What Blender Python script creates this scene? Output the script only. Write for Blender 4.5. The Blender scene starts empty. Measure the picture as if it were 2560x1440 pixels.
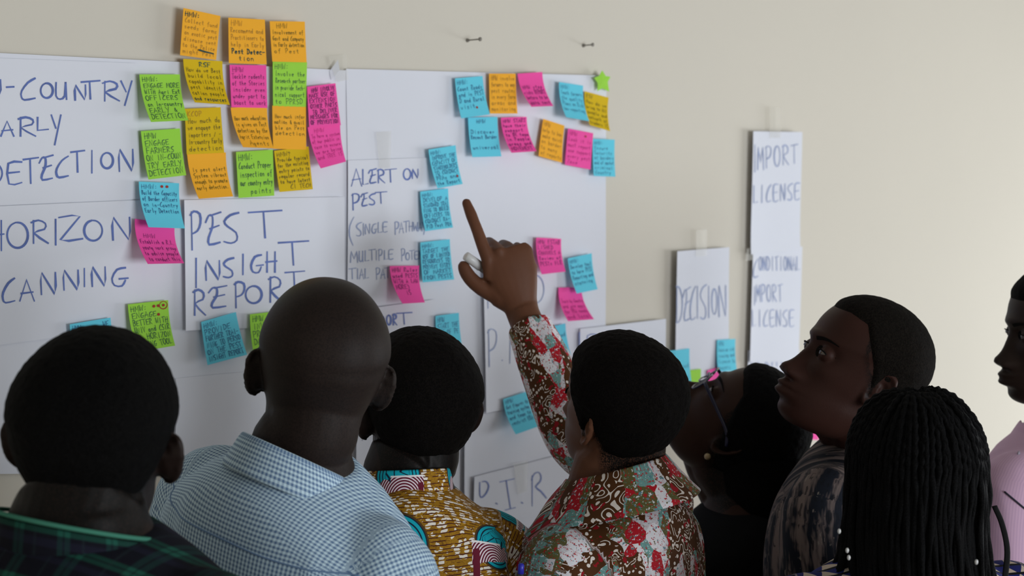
import bpy, math, random
import numpy as np
from mathutils import Vector, Matrix, noise
from mathutils.bvhtree import BVHTree

SC = bpy.context.scene
COL = SC.collection
rnd = random.Random(7)

# ------------------------------------------------------------------ camera
FPX, TH, PITCH, CAMZ = 3600.0, math.radians(47), math.atan(410/3600), 1.93
F_ = np.array([math.sin(TH), math.cos(TH), 0.0])          # horizontal view direction
R_ = np.array([math.cos(TH), -math.sin(TH), 0.0])
CAM = -2.93*F_ + np.array([0, 0, CAMZ])
FW = F_*math.cos(PITCH) - np.array([0, 0, math.sin(PITCH)])
UP = F_*math.sin(PITCH) + np.array([0, 0, math.cos(PITCH)])
cam_d = bpy.data.cameras.new('camera'); cam = bpy.data.objects.new('camera', cam_d); COL.objects.link(cam)
cam.matrix_world = Matrix(((R_[0], UP[0], -FW[0], CAM[0]), (R_[1], UP[1], -FW[1], CAM[1]), (R_[2], UP[2], -FW[2], CAM[2]), (0, 0, 0, 1)))
cam_d.sensor_width = 36; cam_d.lens = 36*FPX/2560; cam_d.clip_start = 0.05
cam_d.dof.use_dof = True; cam_d.dof.focus_distance = 1.98; cam_d.dof.aperture_fstop = 6.0
SC.camera = cam

# ------------------------------------------------------------------ light and exposure
w = bpy.data.worlds.new('world'); SC.world = w; w.use_nodes = True
w.node_tree.nodes['Background'].inputs[0].default_value = (0.75, 0.85, 1.0, 1); w.node_tree.nodes['Background'].inputs[1].default_value = 1.0
def area(name, loc, target, sx, sy, power, col):
    l = bpy.data.lights.new(name, 'AREA'); l.shape = 'RECTANGLE'; l.size = sx; l.size_y = sy; l.energy = power; l.color = col
    o = bpy.data.objects.new(name, l); COL.objects.link(o); o.location = loc
    o.rotation_euler = (Vector(target)-Vector(loc)).to_track_quat('-Z', 'Y').to_euler(); return o
area('window_daylight', (4.22, -2.3, .95), (0, -1.7, .5), 2.6, 1.1, 78, (0.93, 0.97, 1.0))
area('rear_window_daylight', (-0.2, -5.38, 1.5), (0.2, 0, 1.3), 2.6, 1.3, 112, (0.90, 0.95, 1.0))
SC.view_settings.view_transform = 'Standard'; SC.view_settings.look = 'None'; SC.view_settings.gamma = 1
SC.view_settings.use_curve_mapping = False; SC.view_settings.exposure = 0.08

# ------------------------------------------------------------------ helpers
def ray(px, py):
    d = FW + (px-1280)/FPX*R_ + (720-py)/FPX*UP
    return d
def at(px, py, Z): return CAM + ray(px, py)*Z               # point at depth Z
def onwall(px, py, off=0.0):                                # point on the plane parallel to the wall, off metres into the room
    d = ray(px, py); t = (-off-CAM[1])/d[1]; return CAM + d*t
def proj(p):
    v = np.asarray(p)-CAM; z = v@FW; return 1280+FPX*(v@R_)/z, 720-FPX*(v@UP)/z
def cv(r, u, f): return r*R_ + np.array([0, 0, u]) + f*F_   # direction given as right / up / into the room
def nrm(v): v = np.asarray(v, float); return v/np.linalg.norm(v)

def mesh(name, V, F, smooth=True):
    me = bpy.data.meshes.new(name)
    me.from_pydata([tuple(map(float, v)) for v in V], [], [tuple(map(int, f)) for f in F]); me.update()
    if smooth: me.polygons.foreach_set('use_smooth', [True]*len(me.polygons))
    return me
def obj(name, me, mat=None, parent=None, label=None, cat=None, group=None, kind=None):
    o = bpy.data.objects.new(name, me); COL.objects.link(o)
    if mat is not None and me is not None:
        me.materials.clear(); me.materials.append(mat)
    if parent is not None: o.parent = parent
    for k, v in (('label', label), ('category', cat), ('group', group), ('kind', kind)):
        if v: o[k] = v
    return o
def box(x0, x1, y0, y1, z0, z1):
    V = [(x, y, z) for x in (x0, x1) for y in (y0, y1) for z in (z0, z1)]
    F = [(0, 1, 3, 2), (4, 6, 7, 5), (0, 4, 5, 1), (2, 3, 7, 6), (0, 2, 6, 4), (1, 5, 7, 3)]
    return V, F
def join(*parts):
    V, F, n = [], [], 0
    for v, f in parts:
        V += [tuple(q) for q in v]; F += [tuple(i+n for i in q) for q in f]; n = len(V)
    return V, F
def grid_faces(nr, nc, wrap=False):
    F = []
    for i in range(nr-1):
        for j in range(nc if wrap else nc-1):
            k = (j+1) % nc; F.append((i*nc+j, i*nc+k, (i+1)*nc+k, (i+1)*nc+j))
    return F
def tube(path, rad, sides=12, rb=None, ref=None, cap=True):
    """swept tube; rad per point (half width), rb optional second radius across ref"""
    P = np.asarray(path, float); n = len(P); rad = np.broadcast_to(np.asarray(rad, float), n)
    rb = rad if rb is None else np.broadcast_to(np.asarray(rb, float), n)
    T = np.gradient(P, axis=0); T /= np.linalg.norm(T, axis=1)[:, None]
    u = np.asarray(ref, float) if ref is not None else (np.array([0, 0, 1.]) if abs(T[0][2]) < .9 else np.array([1., 0, 0]))
    V = []
    for i in range(n):
        a = u - T[i]*(u@T[i]); a /= np.linalg.norm(a); b = np.cross(T[i], a)
        if ref is None: u = a
        for k in range(sides):
            t = 2*math.pi*k/sides; V.append(P[i]+a*math.cos(t)*rad[i]+b*math.sin(t)*rb[i])
    F = grid_faces(n, sides, True)
    if cap: F += [tuple(range(sides))[::-1], tuple((n-1)*sides+k for k in range(sides))]
    return V, F
def catmull(P, n):
    P = np.asarray(P, float); Q = np.vstack([2*P[0]-P[1], P, 2*P[-1]-P[-2]]); m = len(P)-1; out = []
    for s in np.linspace(0, m, n):
        i = min(int(s), m-1); t = s-i; p0, p1, p2, p3 = Q[i:i+4]
        out.append(.5*((2*p1)+(-p0+p2)*t+(2*p0-5*p1+4*p2-p3)*t*t+(-p0+3*p1-3*p2+p3)*t**3))
    return np.array(out)

# ---------------------------------------------------------------- node expressions
class X:
    def __init__(s, nt, v): s.nt, s.v = nt, v
    def _m(s, op, *a, clamp=False):
        n = s.nt.nodes.new('ShaderNodeMath'); n.operation = op; n.use_clamp = clamp
        for i, q in enumerate((s,)+a):
            q = q.v if isinstance(q, X) else q
            if isinstance(q, (int, float)): n.inputs[i].default_value = q
            else: s.nt.links.new(q, n.inputs[i])
        return X(s.nt, n.outputs[0])
    def __add__(s, o): return s._m('ADD', o)
    def __sub__(s, o): return s._m('SUBTRACT', o)
    def __rsub__(s, o): return X(s.nt, o)._m('SUBTRACT', s)
    def __mul__(s, o): return s._m('MULTIPLY', o)
    __radd__ = __add__; __rmul__ = __mul__
    def __truediv__(s, o): return s._m('DIVIDE', o)
    def gt(s, o): return s._m('GREATER_THAN', o)
    def lt(s, o): return s._m('LESS_THAN', o)
    def fr(s): return s._m('FRACT')
    def fl(s): return s._m('FLOOR')
    def sin(s): return s._m('SINE')
    def abs(s): return s._m('ABSOLUTE')
    def sqrt(s): return s._m('SQRT')
    def mn(s, o): return s._m('MINIMUM', o)
    def mx(s, o): return s._m('MAXIMUM', o)
    def cl(s): return s._m('ADD', 0.0, clamp=True)
    def ss(s, a, b):
        n = s.nt.nodes.new('ShaderNodeMapRange'); n.interpolation_type = 'SMOOTHSTEP'; s.nt.links.new(s.v, n.inputs[0])
        n.inputs[1].default_value = a; n.inputs[2].default_value = b; n.inputs[3].default_value = 0; n.inputs[4].default_value = 1
        return X(s.nt, n.outputs[0])
class Mat:
    def __init__(s, name, rough=.8, spec=.3):
        s.m = bpy.data.materials.new(name); s.m.use_nodes = True; s.nt = s.m.node_tree; s.b = s.nt.nodes['Principled BSDF']
        s.b.inputs['Roughness'].default_value = rough; s.b.inputs['Specular IOR Level'].default_value = spec
    def vec(s, attr=None):
        if attr:
            n = s.nt.nodes.new('ShaderNodeAttribute'); n.attribute_name = attr; return n.outputs['Vector']
        n = s.nt.nodes.new('ShaderNodeTexCoord'); return n.outputs['Object']
    def xyz(s, v):
        n = s.nt.nodes.new('ShaderNodeSeparateXYZ'); s.nt.links.new(v, n.inputs[0]); return [X(s.nt, o) for o in n.outputs]
    def comb(s, x, y, z=0.0):
        n = s.nt.nodes.new('ShaderNodeCombineXYZ')
        for i, q in enumerate((x, y, z)):
            q = q.v if isinstance(q, X) else q
            if isinstance(q, (int, float)): n.inputs[i].default_value = q
            else: s.nt.links.new(q, n.inputs[i])
        return n.outputs[0]
    def noise(s, v, scale, detail=3, rough=.5):
        n = s.nt.nodes.new('ShaderNodeTexNoise'); s.nt.links.new(v, n.inputs['Vector']); n.inputs['Scale'].default_value = scale
        n.inputs['Detail'].default_value = detail; n.inputs['Roughness'].default_value = rough; return X(s.nt, n.outputs[0])
    def voro(s, v, scale, out='Distance', feature='F1', rnds=1.0):
        n = s.nt.nodes.new('ShaderNodeTexVoronoi'); n.feature = feature; s.nt.links.new(v, n.inputs['Vector'])
        n.inputs['Scale'].default_value = scale; n.inputs['Randomness'].default_value = rnds
        if out == 'Color': return s.xyz(n.outputs['Color'])[0]
        return X(s.nt, n.outputs[out])
    def mix(s, f, a, b):
        n = s.nt.nodes.new('ShaderNodeMix'); n.data_type = 'RGBA'
        for sock, q in ((n.inputs[0], f), (n.inputs[6], a), (n.inputs[7], b)):
            q = q.v if isinstance(q, X) else q
            if isinstance(q, (int, float)): sock.default_value = q
            elif isinstance(q, tuple): sock.default_value = (*q[:3], 1)
            else: s.nt.links.new(q, sock)
        return n.outputs[2]
    def color(s, c):
        if isinstance(c, tuple): s.b.inputs['Base Color'].default_value = (*c, 1)
        else: s.nt.links.new(c, s.b.inputs['Base Color'])
        return s
    def bump(s, h, strength=.3, dist=.001):
        n = s.nt.nodes.new('ShaderNodeBump'); n.inputs['Strength'].default_value = strength; n.inputs['Distance'].default_value = dist
        s.nt.links.new(h.v, n.inputs['Height']); s.nt.links.new(n.outputs[0], s.b.inputs['Normal']); return s
def srgb(r, g, b):
    return tuple(((c/255)/12.92 if c/255 <= .04045 else ((c/255+.055)/1.055)**2.4) for c in (r, g, b))
def plain(name, col, rough=.8, spec=.3, nscale=None, amt=.15, bscale=None, bstr=.3, bdist=.001):
    m = Mat(name, rough, spec); v = m.vec()
    if nscale:
        n = m.noise(v, nscale); m.color(m.mix(n, tuple(c*(1-amt) for c in col), tuple(min(1, c*(1+amt)) for c in col)))
    else: m.color(col)
    if bscale: m.bump(m.noise(v, bscale, 4), bstr, bdist)
    return m.m

# ---------------------------------------------------------------- the room
M_wall = plain('cream_wall_paint', (.70, .655, .57), .9, .2, 1.3, .03, 60, .15, .002)
M_ceil = plain('ceiling_paint', (.36, .35, .33), .9, .2, 2, .02)
M_floor = plain('grey_floor_tile', (.28, .26, .23), .5, .4, 8, .15)
M_frame = plain('white_window_frame', (.7, .7, .68), .4, .5)
XL, XR, YF, ZC = -3.4, 4.3, -5.5, 3.0
def structure(name, V, F, mat, parent=None):
    return obj(name, mesh(name, V, F, False), mat, parent, kind='structure')
structure('floor', *box(XL, XR, YF, 0, -.1, 0), M_floor)
structure('ceiling', *box(XL, XR, YF, 0, ZC, ZC+.1), M_ceil)
structure('wall_back', *box(XL-.1, XR+.1, 0, .15, -.1, ZC+.1), M_wall)
structure('wall_left', *box(XL-.1, XL, YF, 0, -.1, ZC+.1), M_wall)
W0, W1, WB, WT = -3.65, -.95, .35, 1.6
structure('wall_right', *join(box(XR, XR+.15, YF, W0, -.1, ZC+.1), box(XR, XR+.15, W1, 0, -.1, ZC+.1),
          box(XR, XR+.15, W0, W1, -.1, WB), box(XR, XR+.15, W0, W1, WT, ZC+.1)), M_wall)
structure('wall_front', *join(box(XL-.1, -1.55, YF-.15, YF, -.1, ZC+.1), box(1.15, XR+.1, YF-.15, YF, -.1, ZC+.1),
          box(-1.55, 1.15, YF-.15, YF, -.1, .8), box(-1.55, 1.15, YF-.15, YF, 2.2, ZC+.1)), M_wall)
structure('window_1', *join(box(XR+.03, XR+.09, W0, W1, WB, WB+.05), box(XR+.03, XR+.09, W0, W1, WT-.05, WT),
          box(XR+.03, XR+.09, W0, W0+.05, WB, WT), box(XR+.03, XR+.09, W1-.05, W1, WB, WT), box(XR+.03, XR+.09, -2.33, -2.27, WB, WT)), M_frame)
structure('window_2', *join(box(-1.55, 1.15, YF-.09, YF-.03, .8, .85), box(-1.55, 1.15, YF-.09, YF-.03, 2.15, 2.2),
          box(-1.55, -1.5, YF-.09, YF-.03, .8, 2.2), box(1.1, 1.15, YF-.09, YF-.03, .8, 2.2), box(-.23, -.17, YF-.09, YF-.03, .8, 2.2)), M_frame)
structure('baseboard_back', *box(XL, XR, -.015, 0, 0, .09), M_frame)

# ---------------------------------------------------------------- stroke alphabet (unit cell, y up, baseline 0, cap 1)
def arc(cx, cy, rx, ry, a0, a1, n=9): return [(cx+rx*math.cos(math.radians(a0+(a1-a0)*i/(n-1))), cy+ry*math.sin(math.radians(a0+(a1-a0)*i/(n-1)))) for i in range(n)]
G = {
 'A': [[(0, 0), (.45, 1), (.95, 0)], [(.1, .35), (.85, .42)]],
 'B': [[(.1, 0), (.1, 1)], [(.1, 1)]+arc(.35, .77, .42, .23, 90, -90, 6)+arc(.35, .27, .5, .27, 90, -90, 6)+[(.1, 0)]],
 'C': [[(.95, 1), (.5, .8), (.12, .42), (.1, .15), (.3, 0), (.95, .08)]],
 'D': [[(.1, 0), (.1, 1)], [(0, 1)]+arc(.2, .5, .75, .5, 80, -80, 8)+[(0, 0)]],
 'E': [[(.95, 1), (.1, .93), (.15, 0), (.95, .06)], [(.12, .5), (.8, .55)]],
 'e': None,
 'F': [[(.1, 0), (.1, 1), (.9, 1)], [(.1, .52), (.75, .52)]],
 'G': [[(.9, .95), (.4, .85), (.1, .4), (.25, .05), (.7, .02), (.9, .3)], [(.55, .38), (1.05, .42)]],
 'H': [[(.1, 0), (.1, 1)], [(.85, 0), (.85, 1)], [(0, .5), (1, .55)]],
 'I': [[(.5, 0), (.5, 1)]],
 'J': [[(.7, 1), (.7, .2), (.4, 0), (.1, .15)], [(.4, 1), (1, 1)]],
 'K': [[(.1, 0), (.1, 1)], [(.9, 1), (.12, .45), (.95, 0)]],
 'L': [[(.1, 1), (.1, 0), (.9, .08)]],
 'M': [[(0, 0), (.12, 1), (.5, .3), (.85, 1), (1, 0)]],
 'N': [[(.08, 0), (.1, 1), (.85, .02), (.9, 1)]],
 'O': [arc(.5, .5, .45, .5, 100, 460, 15)],
 'P': [[(.15, 0), (.1, 1)], [(0, .92), (.3, 1.02), (.8, .95), (.85, .7), (.6, .5), (.15, .42)]],
 'Q': [arc(.5, .5, .45, .5, 90, 450, 13), [(.6, .25), (1, -.05)]],
 'R': [[(.12, 0), (.12, 1)], [(0, .92), (.4, 1.02), (.8, .88), (.75, .62), (.15, .45), (.95, 0)]],
 'S': [[(.95, 1), (.45, .92), (.1, .72), (.3, .55), (.8, .35), (.85, .1), (.5, 0), (.1, .05)]],
 'T': [[(.5, 0), (.45, .95)], [(0, .95), (1, 1.03)]],
 'U': [[(.1, 1), (.1, .2), (.4, 0), (.75, .2), (.8, 1)], [(.8, 1), (.88, 0)]],
 'V': [[(0, 1), (.45, 0), (.95, 1)]],
 'W': [[(0, 1), (.22, 0), (.5, .7), (.78, 0), (1, 1)]],
 'X': [[(0, 1), (.95, 0)], [(.95, 1), (0, 0)]],
 'Y': [[(0, 1), (.45, .5)], [(.95, 1), (.35, -.15)]],
 'Z': [[(0, .95), (.9, 1), (.05, 0), (1, .05)]],
 '$': [[(0, .72), (.2, .92), (.42, .94), (.48, .76), (.42, .52), (.2, .25), (.24, .03), (.95, .10)], [(.35, .93), (1., 1.03)], [(.3, .52), (.88, .62)]],
 '-': [[(.1, .45), (.85, .5)]], '.': [[(.4, 0), (.5, .06)]], ':': [[(.4, .2), (.5, .26)], [(.4, .7), (.5, .76)]],
 ',': [[(.5, .1), (.35, -.15)]], '?': [[(.1, .8), (.4, 1), (.75, .8), (.45, .5), (.45, .3)], [(.45, 0), (.5, .05)]],
 '(': [[(.8, 1.1), (.3, .7), (.25, .2), (.7, -.25)]], ')': [[(.2, 1.1), (.7, .7), (.7, .2), (.2, -.2)]],
 '&': [[(.95, 0), (.3, .8), (.5, 1), (.65, .8), (.15, .3), (.4, 0), (.95, .45)]], "'": [[(.5, 1), (.45, .8)]],
 '7': [[(0, 1), (.9, 1), (.3, 0)]], '/': [[(.1, 0), (.8, 1)]],
 'a': [arc(.4, .3, .33, .3, 60, 400, 9)+[(.75, .55), (.8, 0)]], 'b': [[(.1, 1.05), (.12, 0)], arc(.42, .28, .33, .28, 170, -190, 9)],
 'c': [arc(.5, .3, .38, .3, 50, 310, 7)], 'd': [arc(.4, .28, .33, .28, 30, 390, 9), [(.78, 1.05), (.8, 0)]],
 'e': [[(.1, .3), (.75, .34)]+arc(.45, .3, .34, .3, 20, 310, 7)], 'f': [[(.8, 1), (.5, 1), (.4, .7), (.4, -.2)], [(.1, .55), (.75, .58)]],
 'g': [arc(.4, .3, .32, .28, 60, 400, 8)+[(.75, .55), (.7, -.3), (.2, -.35)]], 'h': [[(.1, 1.05), (.1, 0)], [(.1, .35), (.4, .58), (.7, .45), (.78, 0)]],
 'i': [[(.45, .55), (.5, 0)], [(.45, .8), (.5, .85)]], 'j': [[(.5, .55), (.45, -.3), (.1, -.3)]], 'k': [[(.1, 1), (.12, 0)], [(.75, .6), (.15, .25), (.8, 0)]],
 'l': [[(.4, 1.05), (.45, 0), (.7, .03)]], 'm': [[(.02, .55), (.05, 0)], [(.05, .4), (.28, .58), (.45, .4), (.48, 0)], [(.48, .4), (.72, .58), (.92, .4), (.98, 0)]],
 'n': [[(.1, .55), (.12, 0)], [(.12, .38), (.45, .58), (.75, .4), (.8, 0)]], 'o': [arc(.45, .3, .35, .3, 90, 450, 9)],
 'p': [[(.1, .55), (.12, -.4)], arc(.42, .3, .33, .27, 170, -190, 8)], 'q': [arc(.4, .3, .33, .28, 30, 390, 8), [(.75, .55), (.78, -.4)]],
 'r': [[(.15, .55), (.18, 0)], [(.18, .35), (.45, .57), (.75, .5)]], 's': [[(.75, .55), (.3, .55), (.25, .35), (.7, .22), (.6, 0), (.15, .02)]],
 't': [[(.4, .95), (.42, .1), (.7, 0)], [(.1, .6), (.75, .62)]], 'u': [[(.1, .55), (.15, .1), (.45, 0), (.75, .2), (.78, .55), (.82, 0)]],
 'v': [[(.05, .55), (.4, 0), (.8, .55)]], 'w': [[(0, .55), (.22, 0), (.48, .45), (.7, 0), (.98, .55)]], 'x': [[(.05, .55), (.8, 0)], [(.8, .55), (.05, 0)]],
 'y': [[(.08, .55), (.4, .1)], [(.8, .55), (.2, -.4)]], 'z': [[(.05, .55), (.75, .55), (.05, 0), (.8, .02)]],
}
def ribbon(pts, wd, up=None):
    """flat ribbon along 2-D points (list of (u,v)); returns quads in 2-D"""
    P = np.asarray(pts, float); 
    if len(P) == 1: P = np.vstack([P, P+[wd, 0]])
    T = np.gradient(P, axis=0); L = np.linalg.norm(T, axis=1); L[L == 0] = 1e-9; T /= L[:, None]
    N = np.stack([-T[:, 1], T[:, 0]], 1)
    P = P.copy(); P[0] -= T[0]*wd*.4; P[-1] += T[-1]*wd*.4
    k = 1+.22*np.sin(np.linspace(0, 5, len(P))+P[0, 0]); k[0] *= .8; k[-1] *= .7
    A = P+N*wd/2*k[:, None]; B = P-N*wd/2*k[:, None]
    V = np.vstack([A, B]); n = len(P)
    return V, [(i, i+1, n+i+1, n+i) for i in range(n-1)]
def round_poly(pts):
    if len(pts) < 4: return pts
    return [tuple(p) for p in catmull(pts, (len(pts)-1)*2+1)]

# ---------------------------------------------------------------- paper sheets on the wall
def wave(p):                                                # common gentle waviness of everything that hangs on the wall
    x, z = p[0], p[2]
    return .0012*math.sin(7*x+3*z)+.0008*math.sin(13*z-5*x+1)+.0006*math.sin(23*x+2)
def hang(p): q = np.array(p, float); q[1] -= wave(q); return q
M_paper = plain('white_paper', (.78, .795, .87), .85, .2, 3, .025)
M_paper2 = plain('white_card', (.77, .79, .87), .85, .2, 3, .02)
M_blue = plain('blue_marker_ink', (.11, .17, .46), .6, .3, 40, .35)
M_blue2 = plain('pale_blue_marker_ink', (.30, .36, .56), .7, .3, 40, .3)
M_pencil = plain('grey_pencil', (.4, .42, .5), .8, .2)
SH = {}
def sheet(key, label, corners, lay, strokes=(), mat=None, ink=None, sw=5.2, lift=None, cat='paper sheet', name='paper_sheet'):
    """corners TL TR BR BL as seen; lay = stacking layer"""
    off = .006+lay*.0014
    c = [onwall(x, y, off) for x, y in corners]; n, m = 17, (49 if lift else 13); V = []
    for i in range(n):
        t = i/(n-1); a = c[0]*(1-t)+c[3]*t; b = c[1]*(1-t)+c[2]*t
        for j in range(m):
            s = j/(m-1); p = hang(a*(1-s)+b*s)
            if lift:
                for e, h in lift.items():
                    dd = {'l': s*np.linalg.norm(b-a), 'r': (1-s)*np.linalg.norm(b-a), 'b': (1-t)*np.linalg.norm(c[3]-c[0]), 't': t*np.linalg.norm(c[3]-c[0])}[e]
                    p[1] -= h*math.exp(-dd/.03)
            V.append(p)
    me = mesh(name, V, grid_faces(n, m))
    o = obj(name, me, mat or M_paper, None, label, cat)
    md = o.modifiers.new('thickness', 'SOLIDIFY'); md.thickness = .0003; md.offset = -1
    es = o.modifiers.new('edges', 'EDGE_SPLIT'); es.split_angle = .7
    if strokes:
        VV, FF, n0 = [], [], 0
        for st in strokes:
            wdt = sw
            if isinstance(st, tuple) and isinstance(st[0], (int, float)): wdt, st = st
            v, f = ribbon(round_poly(st), wdt)
            for q in v:
                p = hang(onwall(q[0], q[1], off+.0008))
                if lift:
                    for e, h in lift.items():
                        if e in 'lr':
                            A, B = (c[0], c[3]) if e == 'l' else (c[1], c[2])
                            p[1] -= h*math.exp(-abs(p[0]-(A[0]+(B[0]-A[0])*(p[2]-A[2])/(B[2]-A[2])))/.03)*1.12
                VV.append(p)
            FF += [tuple(i+n0 for i in q) for q in f]; n0 = len(VV)
        obj('handwriting', mesh('handwriting', VV, FF, False), ink or M_blue, o)
    SH[key] = o
    return o
def L(ch, x0, y0, x1, y1, slant=0):                        # one big letter in its box on the photograph's sheet
    return [[(x0+u*(x1-x0)+slant*(v-.5), y1+(y0-y1)*v) for u, v in s] for s in G[ch]]
def word(spec):
    out = []
    for s in spec: out += L(*s)
    return out

sheet('b1', 'large white flip chart sheet behind the notes and lettered sheets on the left', [(-90, 128), (868, 176), (880, 1180), (-90, 1185)], 0, lift={'t': .001})
sheet('b2', 'large white flip chart sheet under the blue, orange and pink notes right of the fold', [(866, 172), (1514, 189), (1512, 1490), (880, 1490)], 1)
sheet('low', 'blank flip chart sheet low on the wall between gingham and plaid shirts', [(440, 946), (875, 905), (885, 1500), (440, 1500)], 1)
sheet('low2', 'white paper strip behind the neck of the man in the ochre print shirt', [(886, 1040), (1150, 1010), (1150, 1500), (886, 1500)], 3, [arc(915, 1075, 7, 16, 60, 300, 8), [(903, 1100), (910, 1060), (922, 1050)]], sw=3, ink=M_pencil, lift={'l': .004})
sheet('low3', 'white flip chart sheet low on the wall under the P.I.R strip', [(1158, 1042), (1520, 985), (1520, 1500), (1158, 1500)], 3, lift={'l': .004})
sheet('country', 'white sheet reading IN-COUNTRY EARLY DETECTION in blue marker', [(-60, 143), (342, 158), (352, 497), (-60, 516)], 2,
  word([('N', -48, 200, 7, 240), ('-', 15, 208, 38, 226), ('C', 50, 196, 90, 250), ('O', 101, 208, 135, 245), ('U', 138, 207, 172, 248), ('N', 187, 213, 218, 250),
        ('T', 205, 203, 250, 247), ('R', 258, 204, 301, 252), ('Y', 303, 203, 331, 255),
        ('E', -45, 300, -12, 350), ('A', 3, 303, 37, 340), ('R', 47, 294, 92, 340), ('L', 92, 294, 125, 326), ('Y', 130, 288, 155, 352),
        ('D', -40, 402, 9, 465), ('E', 18, 405, 57, 460), ('T', 60, 396, 97, 458), ('$', 100, 390, 134, 452), ('C', 140, 391, 174, 444), ('T', 180, 378, 213, 430),
        ('I', 220, 377, 244, 432), ('O', 253, 382, 286, 421), ('N', 297, 374, 337, 428)]))
sheet('horizon', 'white sheet reading HORIZON SCANNING in blue marker', [(-60, 518), (354, 500), (359, 815), (-60, 870)], 2,
  word([('H', -28, 552, 10, 626), ('O', 16, 556, 74, 620), ('R', 80, 552, 124, 608), ('I', 130, 549, 152, 612), ('Z', 150, 541, 208, 600), ('O', 210, 551, 260, 602),
        ('N', 280, 544, 330, 600), ('S', -60, 690, -8, 752), ('C', 4, 696, 38, 757), ('A', 50, 700, 88, 752), ('N', 101, 682, 144, 736), ('N', 158, 676, 201, 725),
        ('I', 205, 672, 220, 716), ('N', 229, 668, 268, 716), ('G', 277, 667, 318, 716)]))
sheet('insight', 'white sheet reading PEST INSIGHT REPORT in blue marker', [(455, 500), (860, 492), (862, 812), (459, 826)], 3,
  word([('P', 472, 530, 504, 624), ('$', 513, 533, 551, 614), ('S', 556, 532, 598, 608), ('T', 621, 528, 702, 594),
        ('I', 480, 646, 495, 718), ('N', 511, 652, 552, 700), ('S', 556, 645, 585, 694), ('I', 602, 636, 612, 686), ('G', 624, 635, 655, 682), ('H', 664, 630, 690, 680), ('T', 695, 604, 769, 662),
        ('R', 480, 725, 514, 787), ('$', 521, 716, 566, 771), ('P', 586, 706, 615, 769), ('O', 612, 715, 656, 758), ('R', 671, 693, 706, 755), ('T', 712, 679, 759, 725)]), lift={'l': .006})
sheet('alert', 'white sheet reading ALERT ON PEST with pale lines about pathways', [(869, 401), (1100, 393), (1095, 745), (868, 775)], 3,
  word([('A', 878, 422, 905, 465), ('L', 905, 424, 921, 462), ('$', 921, 423, 940, 459), ('R', 943, 424, 962, 457), ('T', 962, 423, 990, 455), ('O', 1007, 422, 1027, 449), ('N', 1029, 423, 1046, 446),
        ('P', 879, 485, 900, 525), ('$', 902, 483, 918, 516), ('S', 921, 484, 938, 512), ('T', 938, 480, 966, 508)]), sw=3.6)
pale = word([('(', 868, 548, 888, 600), ('S', 889, 556, 904, 590), ('I', 906, 559, 910, 588), ('N', 912, 560, 925, 585), ('G', 928, 558, 941, 583), ('L', 944, 556, 955, 582), ('E', 956, 555, 968, 580),
        ('P', 986, 555, 998, 586), ('A', 998, 556, 1009, 582), ('T', 1009, 553, 1022, 580), ('H', 1022, 555, 1032, 578), ('W', 1033, 556, 1044, 578), ('A', 1045, 556, 1056, 578), ('Y', 1056, 556, 1066, 582),
        ('M', 876, 628, 894, 656), ('U', 897, 628, 909, 654), ('L', 912, 627, 923, 653), ('T', 922, 624, 938, 650), ('I', 939, 626, 943, 650), ('P', 946, 624, 957, 651), ('L', 960, 626, 970, 649), ('E', 971, 624, 983, 648),
        ('P', 1003, 622, 1013, 652), ('O', 1014, 632, 1024, 650), ('T', 1024, 626, 1036, 648), ('E', 1036, 628, 1046, 648), ('N', 1047, 627, 1056, 648),
        ('T', 872, 671, 890, 697), ('I', 892, 672, 896, 697), ('A', 899, 672, 910, 697), ('L', 912, 672, 922, 696), ('P', 940, 670, 951, 698), ('A', 952, 672, 963, 696), ('T', 962, 669, 976, 694), ('H', 977, 671, 988, 694)])
def extra_writing(key, strokes, sw, ink, off):
    VV, FF, n0 = [], [], 0
    for st in strokes:
        v, f = ribbon(round_poly(st), sw)
        VV += [hang(onwall(q[0], q[1], off)) for q in v]; FF += [tuple(i+n0 for i in q) for q in f]; n0 = len(VV)
    return obj('handwriting', mesh('handwriting', VV, FF, False), ink, SH[key], 'pale blue lines of writing')
extra_writing('alert', pale, 2.8, M_blue2, .006+3*.0014+.0007)
sheet('report', 'white sheet reading REPORT TIME partly hidden between the two middle heads', [(869, 778), (1088, 748), (1092, 1030), (872, 1040)], 4,
  word([('R', 890, 790, 915, 830), ('E', 920, 788, 940, 826), ('P', 945, 792, 962, 824), ('O', 966, 788, 978, 812), ('R', 982, 786, 992, 812), ('T', 992, 782, 1029, 810),
        ('T', 930, 846, 958, 880), ('I', 972, 842, 977, 862), ('M', 960, 846, 972, 870), ('E', 984, 838, 1010, 862)]), sw=4.2)
sheet('rapid', 'white sheet reading RAPID P.M behind the raised forearm', [(1205, 655), (1385, 640), (1425, 1000), (1211, 1032)], 4,
  word([('R', 1214, 690, 1246, 770), ('A', 1250, 692, 1276, 764), ('P', 1282, 690, 1306, 762), ('I', 1313, 690, 1325, 760), ('D', 1334, 688, 1362, 758),
        ('P', 1216, 824, 1244, 916), ('.', 1250, 890, 1260, 901), ('M', 1274, 818, 1300, 908)]), sw=3, ink=M_blue2, lift={'l': .005})
sheet('ecard', 'white card with a blue letter E behind the hair of the pointing man', [(1450, 822), (1664, 797), (1662, 1010), (1452, 1030)], 5, word([('E', 1466, 836, 1492, 880), ('I', 1446, 832, 1452, 880)]), sw=3.2, mat=M_paper2)
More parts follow.
